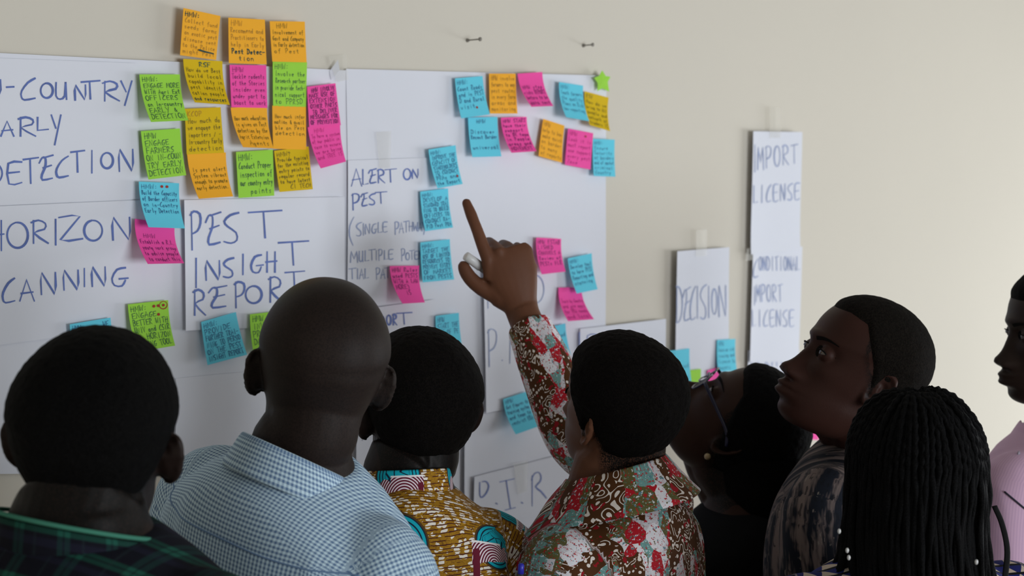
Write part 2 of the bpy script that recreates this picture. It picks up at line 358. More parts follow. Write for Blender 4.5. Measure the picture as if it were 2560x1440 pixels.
sheet('decision', 'narrow white card reading DICISION in tall blue letters', [(1688, 628), (1824, 618), (1820, 975), (1683, 975)], 5,
  word([('D', 1686, 716, 1705, 806), ('$', 1706, 720, 1726, 804), ('C', 1724, 716, 1740, 800), ('I', 1741, 716, 1747, 796), ('S', 1750, 712, 1768, 798), ('I', 1770, 716, 1776, 794), ('O', 1780, 722, 1794, 786), ('N', 1797, 714, 1817, 792)]), sw=3.2, mat=M_paper2, ink=M_blue2, lift={'l': .004})
sheet('cond', 'white card reading CONDITIONAL IMPORT LICENSE', [(1880, 628), (2006, 616), (1996, 905), (1870, 905)], 5,
  word([('C', 1880, 648, 1896, 694)]+[(c, 1898+i*10.4, 642, 1906+i*10.4, 676) for i, c in enumerate('ONDITIONAL')]+[('I', 1882, 716, 1888, 762)]+[(c, 1890+i*14, 712, 1901+i*14, 754) for i, c in enumerate('MPORT')]+[(c, 1877+i*16, 775, 1889+i*16, 816) for i, c in enumerate('LICENSE')]), sw=2.6, mat=M_paper2, ink=M_blue2, lift={'l': .005})
sheet('import', 'topmost white card reading IMPORT LICENSE on the bare wall', [(1880, 328), (2004, 330), (1999, 626), (1873, 636)], 6,
  word([('I', 1882, 362, 1888, 430)]+[(c, 1893+i*21, 368-i*1.5, 1909+i*21, 424-i*4) for i, c in enumerate('MPORT')]+[(c, 1881+i*17.5, 464-i, 1894+i*17.5, 508-i*1.5) for i, c in enumerate('LICENSE')]), sw=3, mat=M_paper2, ink=M_blue2, lift={'l': .004, 'b': .003})
sheet('permit', 'white card reading PERMIT just above the nose of the man in profile', [(1870, 876), (1998, 870), (1990, 1180), (1865, 1180)], 4,
  word([(c, 1877+i*18, 885, 1889+i*18, 915) for i, c in enumerate('PERMIT')]), sw=2.6, mat=M_paper2, ink=M_blue2)
sheet('pir', 'white strip reading P.I.R. taped between the two print shirts', [(1184, 1192), (1440, 1128), (1448, 1262), (1180, 1326)], 6,
  [[(1199, 1206), (1199, 1237), (1205, 1243), (1216, 1232), (1222, 1215), (1216, 1204), (1205, 1204)], [(1240, 1258), (1243, 1260)], [(1250, 1205), (1286, 1197)], [(1266, 1202), (1276, 1270)], [(1263, 1275), (1288, 1269)],
   [(1304, 1256), (1307, 1258)], [(1332, 1190), (1331, 1265)], [(1330, 1200), (1337, 1185), (1348, 1181), (1354, 1190), (1352, 1204), (1340, 1217), (1353, 1228), (1367, 1245)]], sw=3.2, lift={'l': .003})
sheet('zo', 'pale curling sheet with faint pencil writing under the P.I.R. strip', [(1230, 1312), (1425, 1262), (1400, 1480), (1225, 1480)], 5,
  word([('7', 1322, 1320, 1340, 1370), ('O', 1358, 1333, 1376, 1364)]), sw=3, ink=M_pencil, lift={'r': .006})
# corner folded paper and tape
M_tape = Mat('translucent_tape', .35, .4).color((.74, .72, .64)); M_tape.b.inputs['Alpha'].default_value = .22; M_tape = M_tape.m
def tape(label, corners, off=.0185):
    off += .004
    c = [hang(onwall(x, y, off)) for x, y in corners]; V = []
    for i in range(4):
        for j in range(4):
            s, t = j/3, i/3; V.append((c[0]*(1-s)+c[1]*s)*(1-t)+(c[3]*(1-s)+c[2]*s)*t+np.array([0, .0004*((i+j) % 2), 0]))
    o = obj('tape_strip', mesh('tape_strip', V, grid_faces(4, 4)), M_tape, None, label, 'tape'); return o
tape('clear tape over the fold at the top between the two large sheets', [(822, 140), (868, 135), (872, 200), (842, 205)], .009)
tape('clear tape above the IMPORT LICENSE card', [(1925, 268), (1952, 268), (1952, 345), (1925, 345)], .014)
tape('clear tape above the narrow DICISION card', [(1740, 575), (1768, 573), (1768, 640), (1740, 642)], .013)
tape('clear tape across the top of the P.I.R. strip', [(1284, 1160), (1322, 1150), (1318, 1228), (1296, 1236)], .014)
tape('clear tape near the left edge of the ALERT sheet', [(940, 330), (978, 328), (975, 420), (948, 422)], .010)
tape('clear tape on the corner above the CONDITIONAL card', [(1868, 622), (1888, 618), (1886, 650), (1866, 652)], .014)
V = [hang(onwall(x, y, o)) for x, y, o in [(824, 178, .008), (846, 149, .010), (850, 175, .013), (828, 200, .009)]]
ff = obj('folded_corner', mesh('folded_corner', V, [(0, 1, 2, 3)]), M_paper, SH['b1'], 'upturned corner of the sheet')
# nails
M_nail = plain('dull_nail_metal', (.22, .20, .17), .5, .5)
for (px, py, lab, k) in ((1168, 101, 'steel nail in the wall above the left edge of the upper notes', 1.0), (1458, 114, 'steel nail in the wall above the star shaped note', .75)):
    p = onwall(px, py, 0); r = []
    V1 = tube([p+np.array([0, .01, 0]), p+np.array([0, -.034*k, .001])], [.0013, .0013], 8, ref=(0, 0, 1))
    V2 = tube([p+np.array([0, -.034*k, .001]), p+np.array([0, -.0365*k, .001])], [.004, .0038], 10, ref=(0, 0, 1))
    V3 = tube([p+np.array([0, .002, 0]), p+np.array([0, -.004, 0])], [.0045, .003], 10, ref=(0, 0, 1))
    obj('wall_nail', mesh('wall_nail', *join(V1, V2, V3)), M_nail, None, lab, 'nail')

# ---------------------------------------------------------------- sticky notes
def note_mat(n, c): 
    return plain(n, c, .75, .25, 5, .04)
NM = {'orange': note_mat('orange_note_paper', srgb(255, 180, 45)), 'yellow': note_mat('yellow_note_paper', srgb(222, 186, 14)), 'pink': note_mat('pink_note_paper', srgb(255, 84, 172)),
      'green': note_mat('green_note_paper', srgb(160, 222, 72)), 'blue': note_mat('blue_note_paper', srgb(105, 214, 238))}
INK = {'k': plain('black_ink', (.02, .06, .05), .6), 'g': plain('dark_green_ink', (.03, .10, .06), .6), 'f': plain('faint_brown_ink', (.42, .22, .03), .7),
       'p': plain('purple_ink', (.16, .012, .12), .6), 'q': plain('faint_magenta_ink', (.52, .03, .22), .7), 'b': plain('blue_pen_ink', (.03, .12, .28), .6),
       'c': plain('faint_blue_ink', (.08, .30, .45), .7), 'y': plain('olive_ink', (.13, .10, .01), .6), 'r': plain('red_dot_ink', (.35, .02, .01), .5)}
def note(col, corners, label, lines=(), ink='g', sw=1.0, dots=(), lay=0, n=11, curlp=2.0, bold0=False, marks=()):
    base = .0175+lay*.002
    TL, TR, BR, BL = [np.array(c, float) for c in corners]
    a, b = onwall(*TL, base), onwall(*TR, base); along = nrm(b-a); down = nrm(np.cross(along, np.array([0, 1., 0])));
    if down[2] > 0: down = -down
    def lift(px, top):
        best, bd = 0, 9
        for d in np.linspace(0, .045, 46):
            q = onwall(*px, base+d)-top; e = abs(q@along)
            if e < bd-1e-6: best, bd = d, e
        return best
    dl, dr = lift(BL, a), lift(BR, b); d = .5*(dl+dr); dl, dr = .35*dl+.65*d, .35*dr+.65*d
    c, e = onwall(*BR, base+dr), onwall(*BL, base+dl)
    def P(s, t, out=0.0):
        w_ = t**curlp
        flat = lambda q: np.array([q[0], -base, q[2]])
        top = a*(1-s)+b*s; bot = flat(e)*(1-s)+flat(c)*s
        # in-plane slide follows the lift so that the flat band stays straight
        p = top*(1-t)+bot*t; p[1] = -base-(dl*(1-s)+dr*s)*w_
        p[1] -= out+wave(p); return p
    V = [P(j/6, i/(n-1)) for i in range(n) for j in range(7)]
    o = obj('sticky_note', mesh('sticky_note', V, grid_faces(n, 7)), NM[col], None, label, 'sticky note')
    md = o.modifiers.new('thickness', 'SOLIDIFY'); md.thickness = .00025; md.offset = 0
    es = o.modifiers.new('edges', 'EDGE_SPLIT'); es.split_angle = .7
    groups = {}
    H = max(len(lines), 5); lh = .92/H
    for i, ln in enumerate(lines):
        ik, txt, k = ink, ln, 1.0
        if isinstance(ln, tuple): ik, txt, k = ln
        if not txt.strip(): continue
        m = len(txt); cw = min(.9/m, .105); y = .05+lh*(i+.78); r0 = random.Random(sum(map(ord, txt))+i)
        x = .05+r0.uniform(0, .03)
        for chh in txt:
            gl = G.get(chh)
            if gl:
                ch_h = lh*.66*(1.15 if chh.isupper() else 1.0)
                jy = r0.uniform(-.006, .006); sc = r0.uniform(.9, 1.08)
                for st in gl:
                    pts = [(x+u*cw*.8*sc, y+jy-v*ch_h*sc) for u, v in st]
                    v, f = ribbon(pts, .0125*sw*k)
                    g = groups.setdefault(ik, ([], [])); n0 = len(g[0])
                    g[0].extend(P(min(max(q[0], .01), .99), min(max(q[1], .01), .99), .0006) for q in v); g[1].extend(tuple(z+n0 for z in q) for q in f)
            x += cw
    for st in marks:
        v, f = ribbon(st, .02); g = groups.setdefault('r', ([], [])); n0 = len(g[0]); g[0].extend(P(q[0], q[1], .0006) for q in v); g[1].extend(tuple(z+n0 for z in q) for q in f)
    for ik, (vv, f) in groups.items():
        obj('handwriting', mesh('handwriting', vv, f, False), INK[ik], o)
    for (s, t) in dots:
        vv = [P(s+.038*math.cos(q*math.pi/5), t+.032*math.sin(q*math.pi/5), .0008) for q in range(10)]
        obj('dot_sticker', mesh('dot_sticker', vv, [tuple(range(10))]), INK['r'], o)
    return o
N = note
N('orange', [(457, 20), (550, 40), (540, 150), (449, 138)], 'orange note with bold HMW heading and thick black underline, leftmost of top row', [('k', 'HMW:', 1.8), 'Collect fund', 'seeds farms', 'on exotic pest', 'disease sent', 'to the Police', 'might Pest'], 'f', marks=(), lay=1)
N('orange', [(570, 44), (661, 49), (666, 161), (572, 158)], 'orange note with bold Pest Detection at its foot, middle of the top row', ['HMW', 'Recommend and', 'Practitioners to', 'help in Early', ('k', 'Pest Detec-', 2.0), ('k', '  tion', 1.4)], 'f', lay=1)
N('orange', [(673, 53), (761, 54), (766, 156), (680, 154)], 'orange note about involvement in early detection, right end of the top row', [' HMW', 'Involvement of', 'Govt and Company', 'in Early detection', 'of Pest', ''], 'y', lay=1)
N('yellow', [(457, 147), (556, 153), (575, 262), (487, 256)], 'dark yellow note headed RSF, directly under the bold HMW orange note', [('g', '   RSF', 1.7), 'How do we Best', 'build local', 'capability in', 'pest identify', 'cation people', ('k', 'and resources', 1.3)], 'y')
N('pink', [(574, 162), (665, 163), (668, 270), (579, 268)], 'pink note under the Pest Detection orange note', ['HMW', 'Tackle rodents', 'of the Stories', 'insider even', 'under part to', 'boost to work'], 'p')
N('green', [(681, 153), (767, 155), (764, 268), (682, 266)], 'green note about involving research partners, between an orange note above and one below', ['HMW:', 'Involve the', 'Research partner', 'in provide tech-', 'nical support', 'to PPRSD'], 'g')
N('green', [(348, 186), (449, 186), (471, 301), (378, 305)], 'green note reading ENGAGE MORE WITH OFFICERS, uppermost of the left green pair', ['HMW:', 'ENGAGE MORE', 'WITH Agri Ext', 'OFFICERS', 'on In-country', 'EARLY &', 'DETECTION'], 'g', 1.2, lay=1)
N('green', [(353, 328), (450, 321), (466, 438), (372, 449)], 'green note reading ENGAGE FARMERS, lower of the left green pair', ['HMW', 'ENGAGE', 'FARMERS', 'ON IN-COUN', 'TRY EARLY', 'DETECTION'], 'g', 1.2)
N('yellow', [(462, 272), (552, 268), (561, 382), (467, 386)], 'dark yellow note about importers, beside the upper left green note', [('f', 'KCOP', 1), 'How much do', 'we engage the', 'importers / -', 'In-country Early', 'detection'], 'y')
N('orange', [(577, 269), (667, 266), (683, 371), (608, 368)], 'orange note with long text, curling out under the upper pink note', ['', 'How much education', 'is given on Pest', 'detection by the', 'Agric Extension', '  Agents'], 'y')
N('orange', [(680, 264), (764, 267), (764, 374), (682, 372)], 'orange note with blank foot, directly below the research partners green note', ['', 'How much infor', 'mation & avail', 'ble on Pest', 'detection', '', ''], 'y')
N('pink', [(767, 217), (839, 208), (852, 313), (772, 318)], 'pink note with bold dark slanted capitals, upper of the stacked pink pair', [' HMW INVOLVE', 'MAKE USE OF', 'EXTENSION', 'OTHER PARTS', ' TO DELIVER', 'MESSAGES FOR', 'OF PREVENTION'], 'p', 1.7, lay=1)
N('pink', [(768, 318), (850, 311), (864, 404), (800, 421)], 'pink note with faint writing, lower of the stacked pink pair', [' HMW', 'To have a system', 'of our public in', 'case to ensure', 'we are being', 'and TREE IS', ''], 'q')
N('orange', [(468, 384), (565, 381), (583, 491), (497, 497)], 'orange note asking about a pest alert system, under the importers yellow note', ['', '', 'Is pest alert', 'System vibrant', 'enough to promote', 'early detection.', ''], 'y')
N('green', [(590, 380), (681, 374), (684, 489), (596, 495)], 'green note reading Conduct Proper inspection, above the PEST INSIGHT sheet', ['HMW:', 'Conduct Proper', 'inspection of', 'our country entry', '   points'], 'g', 1.2)
N('yellow', [(684, 377), (770, 366), (780, 473), (697, 480)], 'dark yellow note with dense writing, right of the inspection green note', ['HMW?', 'Provide typical', 'for the existing', 'entry points to', 'regular record', 'to have latest', '   CI TECH'], 'y', 1.2)
N('pink', [(338, 547), (437, 560), (460, 658), (370, 660)], 'pink note with an ink blot, tucked under the blue note beside HORIZON', ['', '', ('p', ' HMW', 1), 'Establish a R.L.', 'young work group', 'to advise people', ' to conduct this'], 'p', 1.0)
N('blue', [(348, 454), (448, 458), (462, 571), (372, 568)], 'blue note about border officers with two dark dots', ['HMW:', 'Build the Capacity', 'of Border officers', 'on in-Country', 'Early Detection', '', ''], 'b', 1.1, dots=((.56, .09), (.69, .09)), lay=1.5)
N('blue', [(175, 811), (277, 794), (287, 900), (182, 918)], 'blue note mostly hidden behind the head of the man in plaid', ['HMW       WE', 'TRAIN PEST', 'OFFICERS', 'FOR SCANNING'], 'b', 1.2)
N('green', [(320, 761), (420, 750), (438, 864), (345, 880)], 'green note with red dots and a red ring beside HMW', ['HMW:', 'ENGAGE', 'BETTER WITH', 'UNIV and CSIR', '   HORIZON', '  NING TOOL'], 'g', 1.3, dots=((.63, .1), (.74, .1), (.87, .1), (.73, .29)), marks=(arc(.87, .1, .1, .085, 0, 380, 13),))
N('blue', [(503, 805), (590, 780), (619, 887), (520, 913)], 'blue note reading PROVIDE FURTHER TRAINING, beside the bald head', ['HMW:', 'PROVIDE', 'FURTHER TRAI-', 'NING TO PERSO', 'ON THE PEST', 'INSIGHT REPORT'], 'b', 1.2)
N('green', [(625, 786), (712, 776), (725, 880), (636, 890)], 'green note mostly hidden by the bald head', ['HMW', 'INVOLVE', 'PROCESS', 'DATA'], 'g', 1.2)
N('blue', [(1139, 196), (1207, 190), (1225, 286), (1154, 296)], 'blue note with one dark dot, at the left end of the upper right row', ['HMW:', 'Count Roads', 'and in PEST', 'D and Rural', 'visit', ''], 'b', 1.3, dots=((.62, .78),))
N('orange', [(1223, 184), (1288, 184), (1293, 284), (1225, 284)], 'orange note between the dotted blue note and a pink note in the upper row', ['HMW involve', 'farmers to map', 'pest routes', 'in every farm', 'areas and', 'monitoring'], 'f', 1.2)
N('pink', [(1293, 184), (1355, 180), (1383, 265), (1328, 267)], 'pink note curling strongly outward in the upper row', ['', '', 'HMW stop', 'risks REPORT', 'before to be', 'data sent'], 'p', 1.3)
N('yellow', [(1460, 228), (1520, 244), (1524, 328), (1474, 313)], 'dark yellow note below the green star', ['RSF', 'How do we', 'bring to All', 'people and', 'network of', 'traders IS'], 'y', 1.2)
N('blue', [(1397, 205), (1456, 214), (1472, 303), (1415, 293)], 'blue note overlapping the yellow note below the star', ['HMW:', 'Teach farmers', 'the quality', 'Plans on Risk', 'law reporting', ''], 'c', 1.3, lay=1.5)
N('blue', [(1171, 294), (1243, 292), (1254, 391), (1182, 393)], 'blue note directly below the dotted blue note in the upper right rows', ['  HMW', '', 'Discover', 'Recent Border', '', 'universal', ''], 'b', 1.4)
N('pink', [(1252, 294), (1316, 292), (1342, 378), (1279, 382)], 'pink note with dense purple writing, right of two blue notes', ['HMW START', 'have their', 'support', 'to BE team', 'in People', 'areas and', 'MOVEMENT'], 'p', 1.5)
N('orange', [(1358, 297), (1411, 314), (1406, 407), (1347, 390)], 'orange note hanging askew in the second right row', ['HMW', 'help to ban', 'make quick', 'on border', 'to many', 'of reports'], 'f', 1.2)
N('pink', [(1420, 321), (1482, 333), (1476, 424), (1413, 412)], 'pink note with one red dot at its upper right', ['HMW', 'Look it is', 'must report', 'one support', 'every pest', 'Zone'], 'q', 1.2, dots=((.7, .13),))
N('blue', [(1481, 347), (1536, 349), (1538, 442), (1484, 440)], 'blue note on the right edge of the large sheet, end of the second row', ['HMW:', 'Ensure', 'Security', 'of borders', 'and of market', 'criminal', 'Country'], 'c', 1.4)
N('blue', [(1071, 374), (1140, 363), (1158, 460), (1094, 471)], 'blue note with one dark dot, uppermost of the three blue notes beside ALERT', ['HMW:', 'IMPROVE THE', 'CAPACITY OF', 'STAKEHOLDERS', 'TO CONDUCT', 'PRAs and', 'the Report'], 'b', 1.3, dots=((.88, .78),), lay=1)
N('blue', [(1050, 479), (1121, 471), (1134, 569), (1063, 578)], 'blue note with seven lines, middle of the three blue notes beside ALERT', ['HMW:', 'DEVELOP A', 'STANDARD TRAI', 'NING TO BUILD', 'OFFICERS TO', 'CONDUCT RA-', 'PID Pest PRA'], 'b', 1.3)
N('blue', [(1051, 606), (1126, 598), (1137, 699), (1057, 706)], 'blue note reading TARGET THE USE, lowest of the three beside ALERT', ['HMW:', 'TARGET THE', 'USE OF LIMITED', 'RESOURCES TO', 'PREVENT ENTRY', 'OF MARKET', 'FROM PESTS'], 'b', 1.3)
N('pink', [(974, 665), (1048, 664), (1062, 756), (1006, 759)], 'pink note covering the end of the pathway lines', ['HMW Rules', 'used PESTS', 'WITH A LAW', 'MORE)', '   IS', ''], 'p', 1.4)
N('pink', [(1342, 594), (1404, 597), (1415, 679), (1355, 686)], 'pink note with a curled upper corner, right of the pointing hand', ['HMW ESTAB', 'LISHED', 'CHANNELS A', 'Review of', 'PESTs FLR', ''], 'p', 1.3)
N('pink', [(1397, 719), (1453, 718), (1485, 798), (1421, 803)], 'pink note curling out under the blue note right of the forearm', ['', '', 'Train by Country', 'and use apps', 'for PRA needs', 'and local'], 'q', 1.3)
N('blue', [(1420, 646), (1478, 633), (1493, 723), (1442, 734)], 'blue note overlapping a pink note right of the forearm', ['HMW:', 'Develop tool', 'to have PEST', 'Reporting and', 'scanning', ''], 'b', 1.2, lay=1.5)
N('blue', [(1360, 822), (1414, 808), (1430, 892), (1378, 905)], 'blue note just behind the raised patterned sleeve', ['HMW', 'Need need', '  in R', 'data', ''], 'b', 1.3)
N('pink', [(1398, 908), (1446, 898), (1458, 960), (1410, 970)], 'pink note peeking out between sleeve and hair of the pointing man', [], 'p')
N('blue', [(1089, 790), (1148, 782), (1156, 870), (1095, 880)], 'blue note above the short hair of the man in ochre print', ['HMW', 'START THE', 'USE OF PE', 'STS IN'], 'b', 1.3)
N('blue', [(1258, 998), (1320, 978), (1348, 1066), (1290, 1086)], 'blue note curling away beside the lower sleeve', ['HMW', 'Get figures to', 'training system', 'and team to', 'restrict ERA', ''], 'b', 1.3)
N('blue', [(1100, 1040), (1150, 1030), (1163, 1092), (1108, 1112)], 'blue note peeking past the ear of the man in ochre print', [], 'b')
N('blue', [(1664, 878), (1723, 871), (1727, 955), (1668, 962)], 'blue note just right of the hair of the pointing man', ['HMW', '', '     Need', '', '     HMW'], 'c', 1.2)
N('green', [(1718, 926), (1752, 922), (1752, 985), (1718, 988)], 'small green note over the nose of the woman with glasses', [], 'g')
N('blue', [(1793, 850), (1838, 847), (1841, 926), (1795, 930)], 'blue note on the foot of the narrow DICISION card', ['HMW', 'Train on risk', 'issuing and', 'license to', 'buyers'], 'c', 1.3)
N('pink', [(1768, 926), (1808, 914), (1812, 972), (1772, 980)], 'pink note seen through the glasses of the tilted woman', [], 'p')
N('pink', [(2006, 1042), (2044, 1045), (2048, 1100), (2010, 1098)], 'tiny pink note corner above the collar of the man in profile', [], 'p')
N('blue', [(1908, 1340), (1945, 1335), (1950, 1450), (1912, 1450)], 'blue note low between the woman in black and the man in profile', [], 'b')
# thick black underline of the first note and the ink blot
o1 = [o for o in bpy.data.objects if o.name == 'sticky_note'][0]
v, f = ribbon([(499, 125), (515, 130), (533, 134)], 4.5); obj('underline', mesh('underline', [onwall(q[0], q[1], .0237) for q in v], f), INK['k'], o1)
# star
cs = onwall(1505, 203, .019); V = []
star = [(1503, 176), (1512, 190), (1524, 192), (1517, 205), (1521, 229), (1503, 221), (1491, 228), (1492, 208), (1483, 195), (1495, 190)]
V = [hang(onwall(x, y, .0175)) for x, y in star]+[hang(cs)]
so = obj('star_note', mesh('star_note', V, [(i, (i+1) % 10, 10) for i in range(10)], False), NM['green'], None, 'small green star shaped note on the upper right corner of the large sheet', 'sticky note')
so.modifiers.new('thickness', 'SOLIDIFY').thickness = .0004

# ================================================================= PEOPLE
def voxel_mesh(parts, size, smooth=6, fac=.5):
    me = mesh('tmp', *join(*parts)); o = bpy.data.objects.new('tmp', me); COL.objects.link(o)
    m = o.modifiers.new('r', 'REMESH'); m.mode = 'VOXEL'; m.voxel_size = size
    if smooth: k = o.modifiers.new('s', 'SMOOTH'); k.factor = fac; k.iterations = smooth
    dg = bpy.context.evaluated_depsgraph_get(); dg.update()
    r = bpy.data.meshes.new_from_object(o.evaluated_get(dg)); bpy.data.objects.remove(o); bpy.data.meshes.remove(me)
    r.polygons.foreach_set('use_smooth', [True]*len(r.polygons)); return r
def getv(me):
    a = np.empty(len(me.vertices)*3); me.vertices.foreach_get('co', a); return a.reshape(-1, 3)
def setv(me, a): me.vertices.foreach_set('co', a.astype(np.float32).ravel()); me.update()
def getn(me):
    a = np.empty(len(me.vertices)*3); me.vertex_normals.foreach_get('vector', a); return a.reshape(-1, 3)
def setattr3(me, name, a):
    t = me.attributes.new(name, 'FLOAT_VECTOR', 'POINT'); t.data.foreach_set('vector', a.astype(np.float32).ravel())
def frame(fwd, up):
    """columns: right, forward, up"""
    f = nrm(fwd); u = np.asarray(up, float); u = nrm(u-f*(u@f)); return np.stack([np.cross(f, u), f, u], 1)

# head: rows of (z, y_front, y_back, half width), chin to crown; origin between the ears
HR = [(-.110, .058, .030, .004), (-.109, .068, .008, .022), (-.102, .080, -.012, .037), (-.090, .086, -.030, .047), (-.074, .088, -.046, .054), (-.056, .088, -.060, .0585),
      (-.036, .087, -.067, .060), (-.016, .087, -.080, .0645), (.004, .087, -.091, .0685), (.022, .0868, -.1, .072), (.036, .087, -.102, .0738)]
for q in (0, 12, 24, 36, 48, 59, 69, 77, 83, 88):                # domed skull cap
    cq, sq = math.cos(math.radians(q)), math.sin(math.radians(q))
    HR.append((.048+.084*sq, -.008+.0955*cq**.92, -.008-.0955*cq**.95, .0765*cq**.95))
HR = np.array(HR)
def g(x, c, s): return np.exp(-((x-c)/s)**2)
def head_grid(nr=110, nc=140, grow=None, face=True, cfg=None):
    cfg = cfg or {}
    P = catmull(HR, nr); V = np.zeros((nr, nc, 3)); A = np.linspace(0, 2*math.pi, nc, endpoint=False)
    ca, sa = np.cos(A), np.sin(A)
    for i, (z, yf, yb, wd) in enumerate(P):
        yc = yb+(yf-yb)*.47; n = 2.35
        x = wd*np.sign(sa)*np.abs(sa)**(2/n)
        y = np.where(ca > 0, yc+(yf-yc)*np.abs(ca)**(2/n), yc-(yc-yb)*np.abs(ca)**(2/2.15))
        # wider parietal region towards the back
        x = x*(1+.05*g(y, -.035, .05)*g(z, .055, .05))-x*.10*np.clip(y-.02, 0, .1)/.07*(z < .12)
        V[i] = np.stack([x, y, np.full(nc, z)], 1)
    if face:
        x, y, z = V[..., 0], V[..., 1], V[..., 2]; fr = np.clip((y-.01)/.03, 0, 1); d = np.zeros_like(x)
        zs = [-.046, -.040, -.036, -.030, -.022, -.012, .0, .014, .026, .036, .050]
        hs = [0, .004, .015, .0220, .0235, .0185, .0125, .0068, .0032, .003, .002]
        ws = [.017, .019, .0205, .0195, .0165, .013, .011, .0100, .0095, .012, .02]
        h = np.interp(z, zs, hs, 0, 0); s = np.interp(z, zs, ws)
        d += h*np.exp(-np.abs(x/s)**2.6)
        d += .0050*g(z, -.023, .0085)*g(x, 0, .0120)
        d += .0130*(g(x, .0175, .0072)+g(x, -.0175, .0070))*g(z, -.029, .0085)-.008*(g(x, .009, .005)+g(x, -.009, .005))*g(z, -.040, .004)
        d -= .0125*(g(x, .032, .017)+g(x, -.032, .017))*g(z, .021, .0115)
        d += .0045*g(z, .042, .008)*g(x, 0, .048)
        d += .0115*g(z, -.056, .024)*g(x, 0, .034)
        d += .0115*g(z, -.0505, .0072)*g(x, 0, .022)+.0120*g(z, -.0660, .0082)*g(x, 0, .020)-.006*g(z, -.0575, .0022)*g(x, 0, .023)
        d -= .0045*g(z, -.0785, .006)*g(x, 0, .02); d += .0045*g(z, -.094, .012)*g(x, 0, .022)
        d += .004*(g(x, .047, .018)+g(x, -.047, .018))*g(z, -.004, .016)
        V[..., 1] += d*fr
    V[..., 2] = np.where(V[..., 2] < 0, V[..., 2]*.90, V[..., 2])
    if grow is not None:
        # offset along an approximate outward direction
        c = np.array([0, -.008, .02]); D = V-c; D /= np.linalg.norm(D, axis=2)[..., None]
        V = V+D*grow(V)[..., None]
    return V
def head_mesh(**k):
    V = head_grid(**k); nr, nc = V.shape[:2]
    return V.reshape(-1, 3), grid_faces(nr, nc, True)+[tuple(range(nc))[::-1], tuple((nr-1)*nc+j for j in range(nc))]
def ear(side, flare=.55, s=1.0):
    at0 = np.array([.0665*side, .004, .004]); P = np.array([side*math.sin(flare), -math.cos(flare), 0.]); Q = nrm(np.array([0, -.18, 1.])); Nn = np.array([side*math.cos(flare), math.sin(flare), 0.])
    n1, n2 = 9, 28; V = []
    for layer in (0, 1):
        for i in range(n1):
            r = i/(n1-1)
            for j in range(n2):
                a = 2*math.pi*j/n2; ca, sa = math.cos(a), math.sin(a)
                px = (.0185*(1+.18*max(sa, 0))*ca+.003*sa)*r*s; qy = (.033 if sa > 0 else .031)*sa*r*s
                hgt = (.0075*math.exp(-((r-.86)/.13)**2)-.004*math.exp(-((r-.25)/.3)**2)+.004*math.exp(-((r-.5)/.08)**2)*(sa > -.2)*(ca > -.3))*s
                if ca < -.6: hgt *= .6
                thick = 0 if layer == 0 else (.0095-.0035*r)
                V.append(at0+P*(px+.0165*s)+Q*qy+Nn*(hgt-thick))
    F = grid_faces(n1, n2, True); m = n1*n2; F += [tuple(q+m for q in f[::-1]) for f in grid_faces(n1, n2, True)]
    F += [((n1-1)*n2+j, (n1-1)*n2+(j+1) % n2, m+(n1-1)*n2+(j+1) % n2, m+(n1-1)*n2+j)[::-1] for j in range(n2)]
    F += [tuple(range(n2))[::-1], tuple(m+j for j in range(n2))]
    # root that joins the concha to the skull
    root = tube([at0+P*.004-Nn*.012, at0+P*.012-Nn*.004, at0+P*.017-Nn*.001], [.021*s, .016*s, .010*s], 12, rb=[.011, .008, .005], ref=Q)
    return [(V, F), root]
def ball(c, r, n=12, sc=(1, 1, 1)):
    V = []; 
    for i in range(1, n):
        for j in range(2*n): a, b = math.pi*i/n, math.pi*j/n; V.append(np.asarray(c)+r*np.array([sc[0]*math.sin(a)*math.cos(b), sc[1]*math.sin(a)*math.sin(b), sc[2]*math.cos(a)]))
    F = grid_faces(n-1, 2*n, True)
    return V, [f[::-1] for f in F]+[tuple(range(2*n)), tuple((n-2)*2*n+j for j in range(2*n))[::-1]]
def xf(part, M, o, s=1.0):
    V, F = part; return (np.asarray(V)*s)@M.T+o, F

TR = [(.040, .056, .056, -.004), (.015, .066, .064, -.006), (-.005, .088, .074, -.008), (-.028, .122, .084, -.008), (-.052, .154, .094, -.006), (-.085, .172, .104, 0), (-.13, .176, .112, .006), (-.20, .172, .118, .010),
      (-.30, .160, .116, .008), (-.40, .150, .110, .004), (-.48, .148, .108, 0), (-.56, .160, .114, -.006), (-.62, .162, .112, -.01)]
TRS = [(.010, .066, .063, -.006)]+TR[2:]
def torso(gw=0., gd=0., rows=TR, sx=1., n=2.3, sides=56, nr=60, top=None, bottom=None, slope=0.):
    R = np.array(rows)
    if bottom is not None: R = R[R[:, 0] >= bottom]
    P = catmull(R, nr); V = []
    for z, a, b, yc in P:
        gg = gw*min(1, max(0, (.03-z)/.05)) if top else gw; gb = gd*min(1, max(0, (.03-z)/.05)) if top else gd
        for k in range(sides):
            t = 2*math.pi*k/sides; c, s = math.cos(t), math.sin(t)
            x = (a*sx+gg)*np.sign(s)*abs(s)**(2/n); y = yc+(b+gb)*np.sign(c)*abs(c)**(2/n)
            zz = z+.4*gw+slope*abs(x)*(z > -.15)
            V.append((x, y, zz))
    return V, grid_faces(nr, sides, True)[::1]+[tuple(range(sides))[::-1], tuple((nr-1)*sides+k for k in range(sides))]

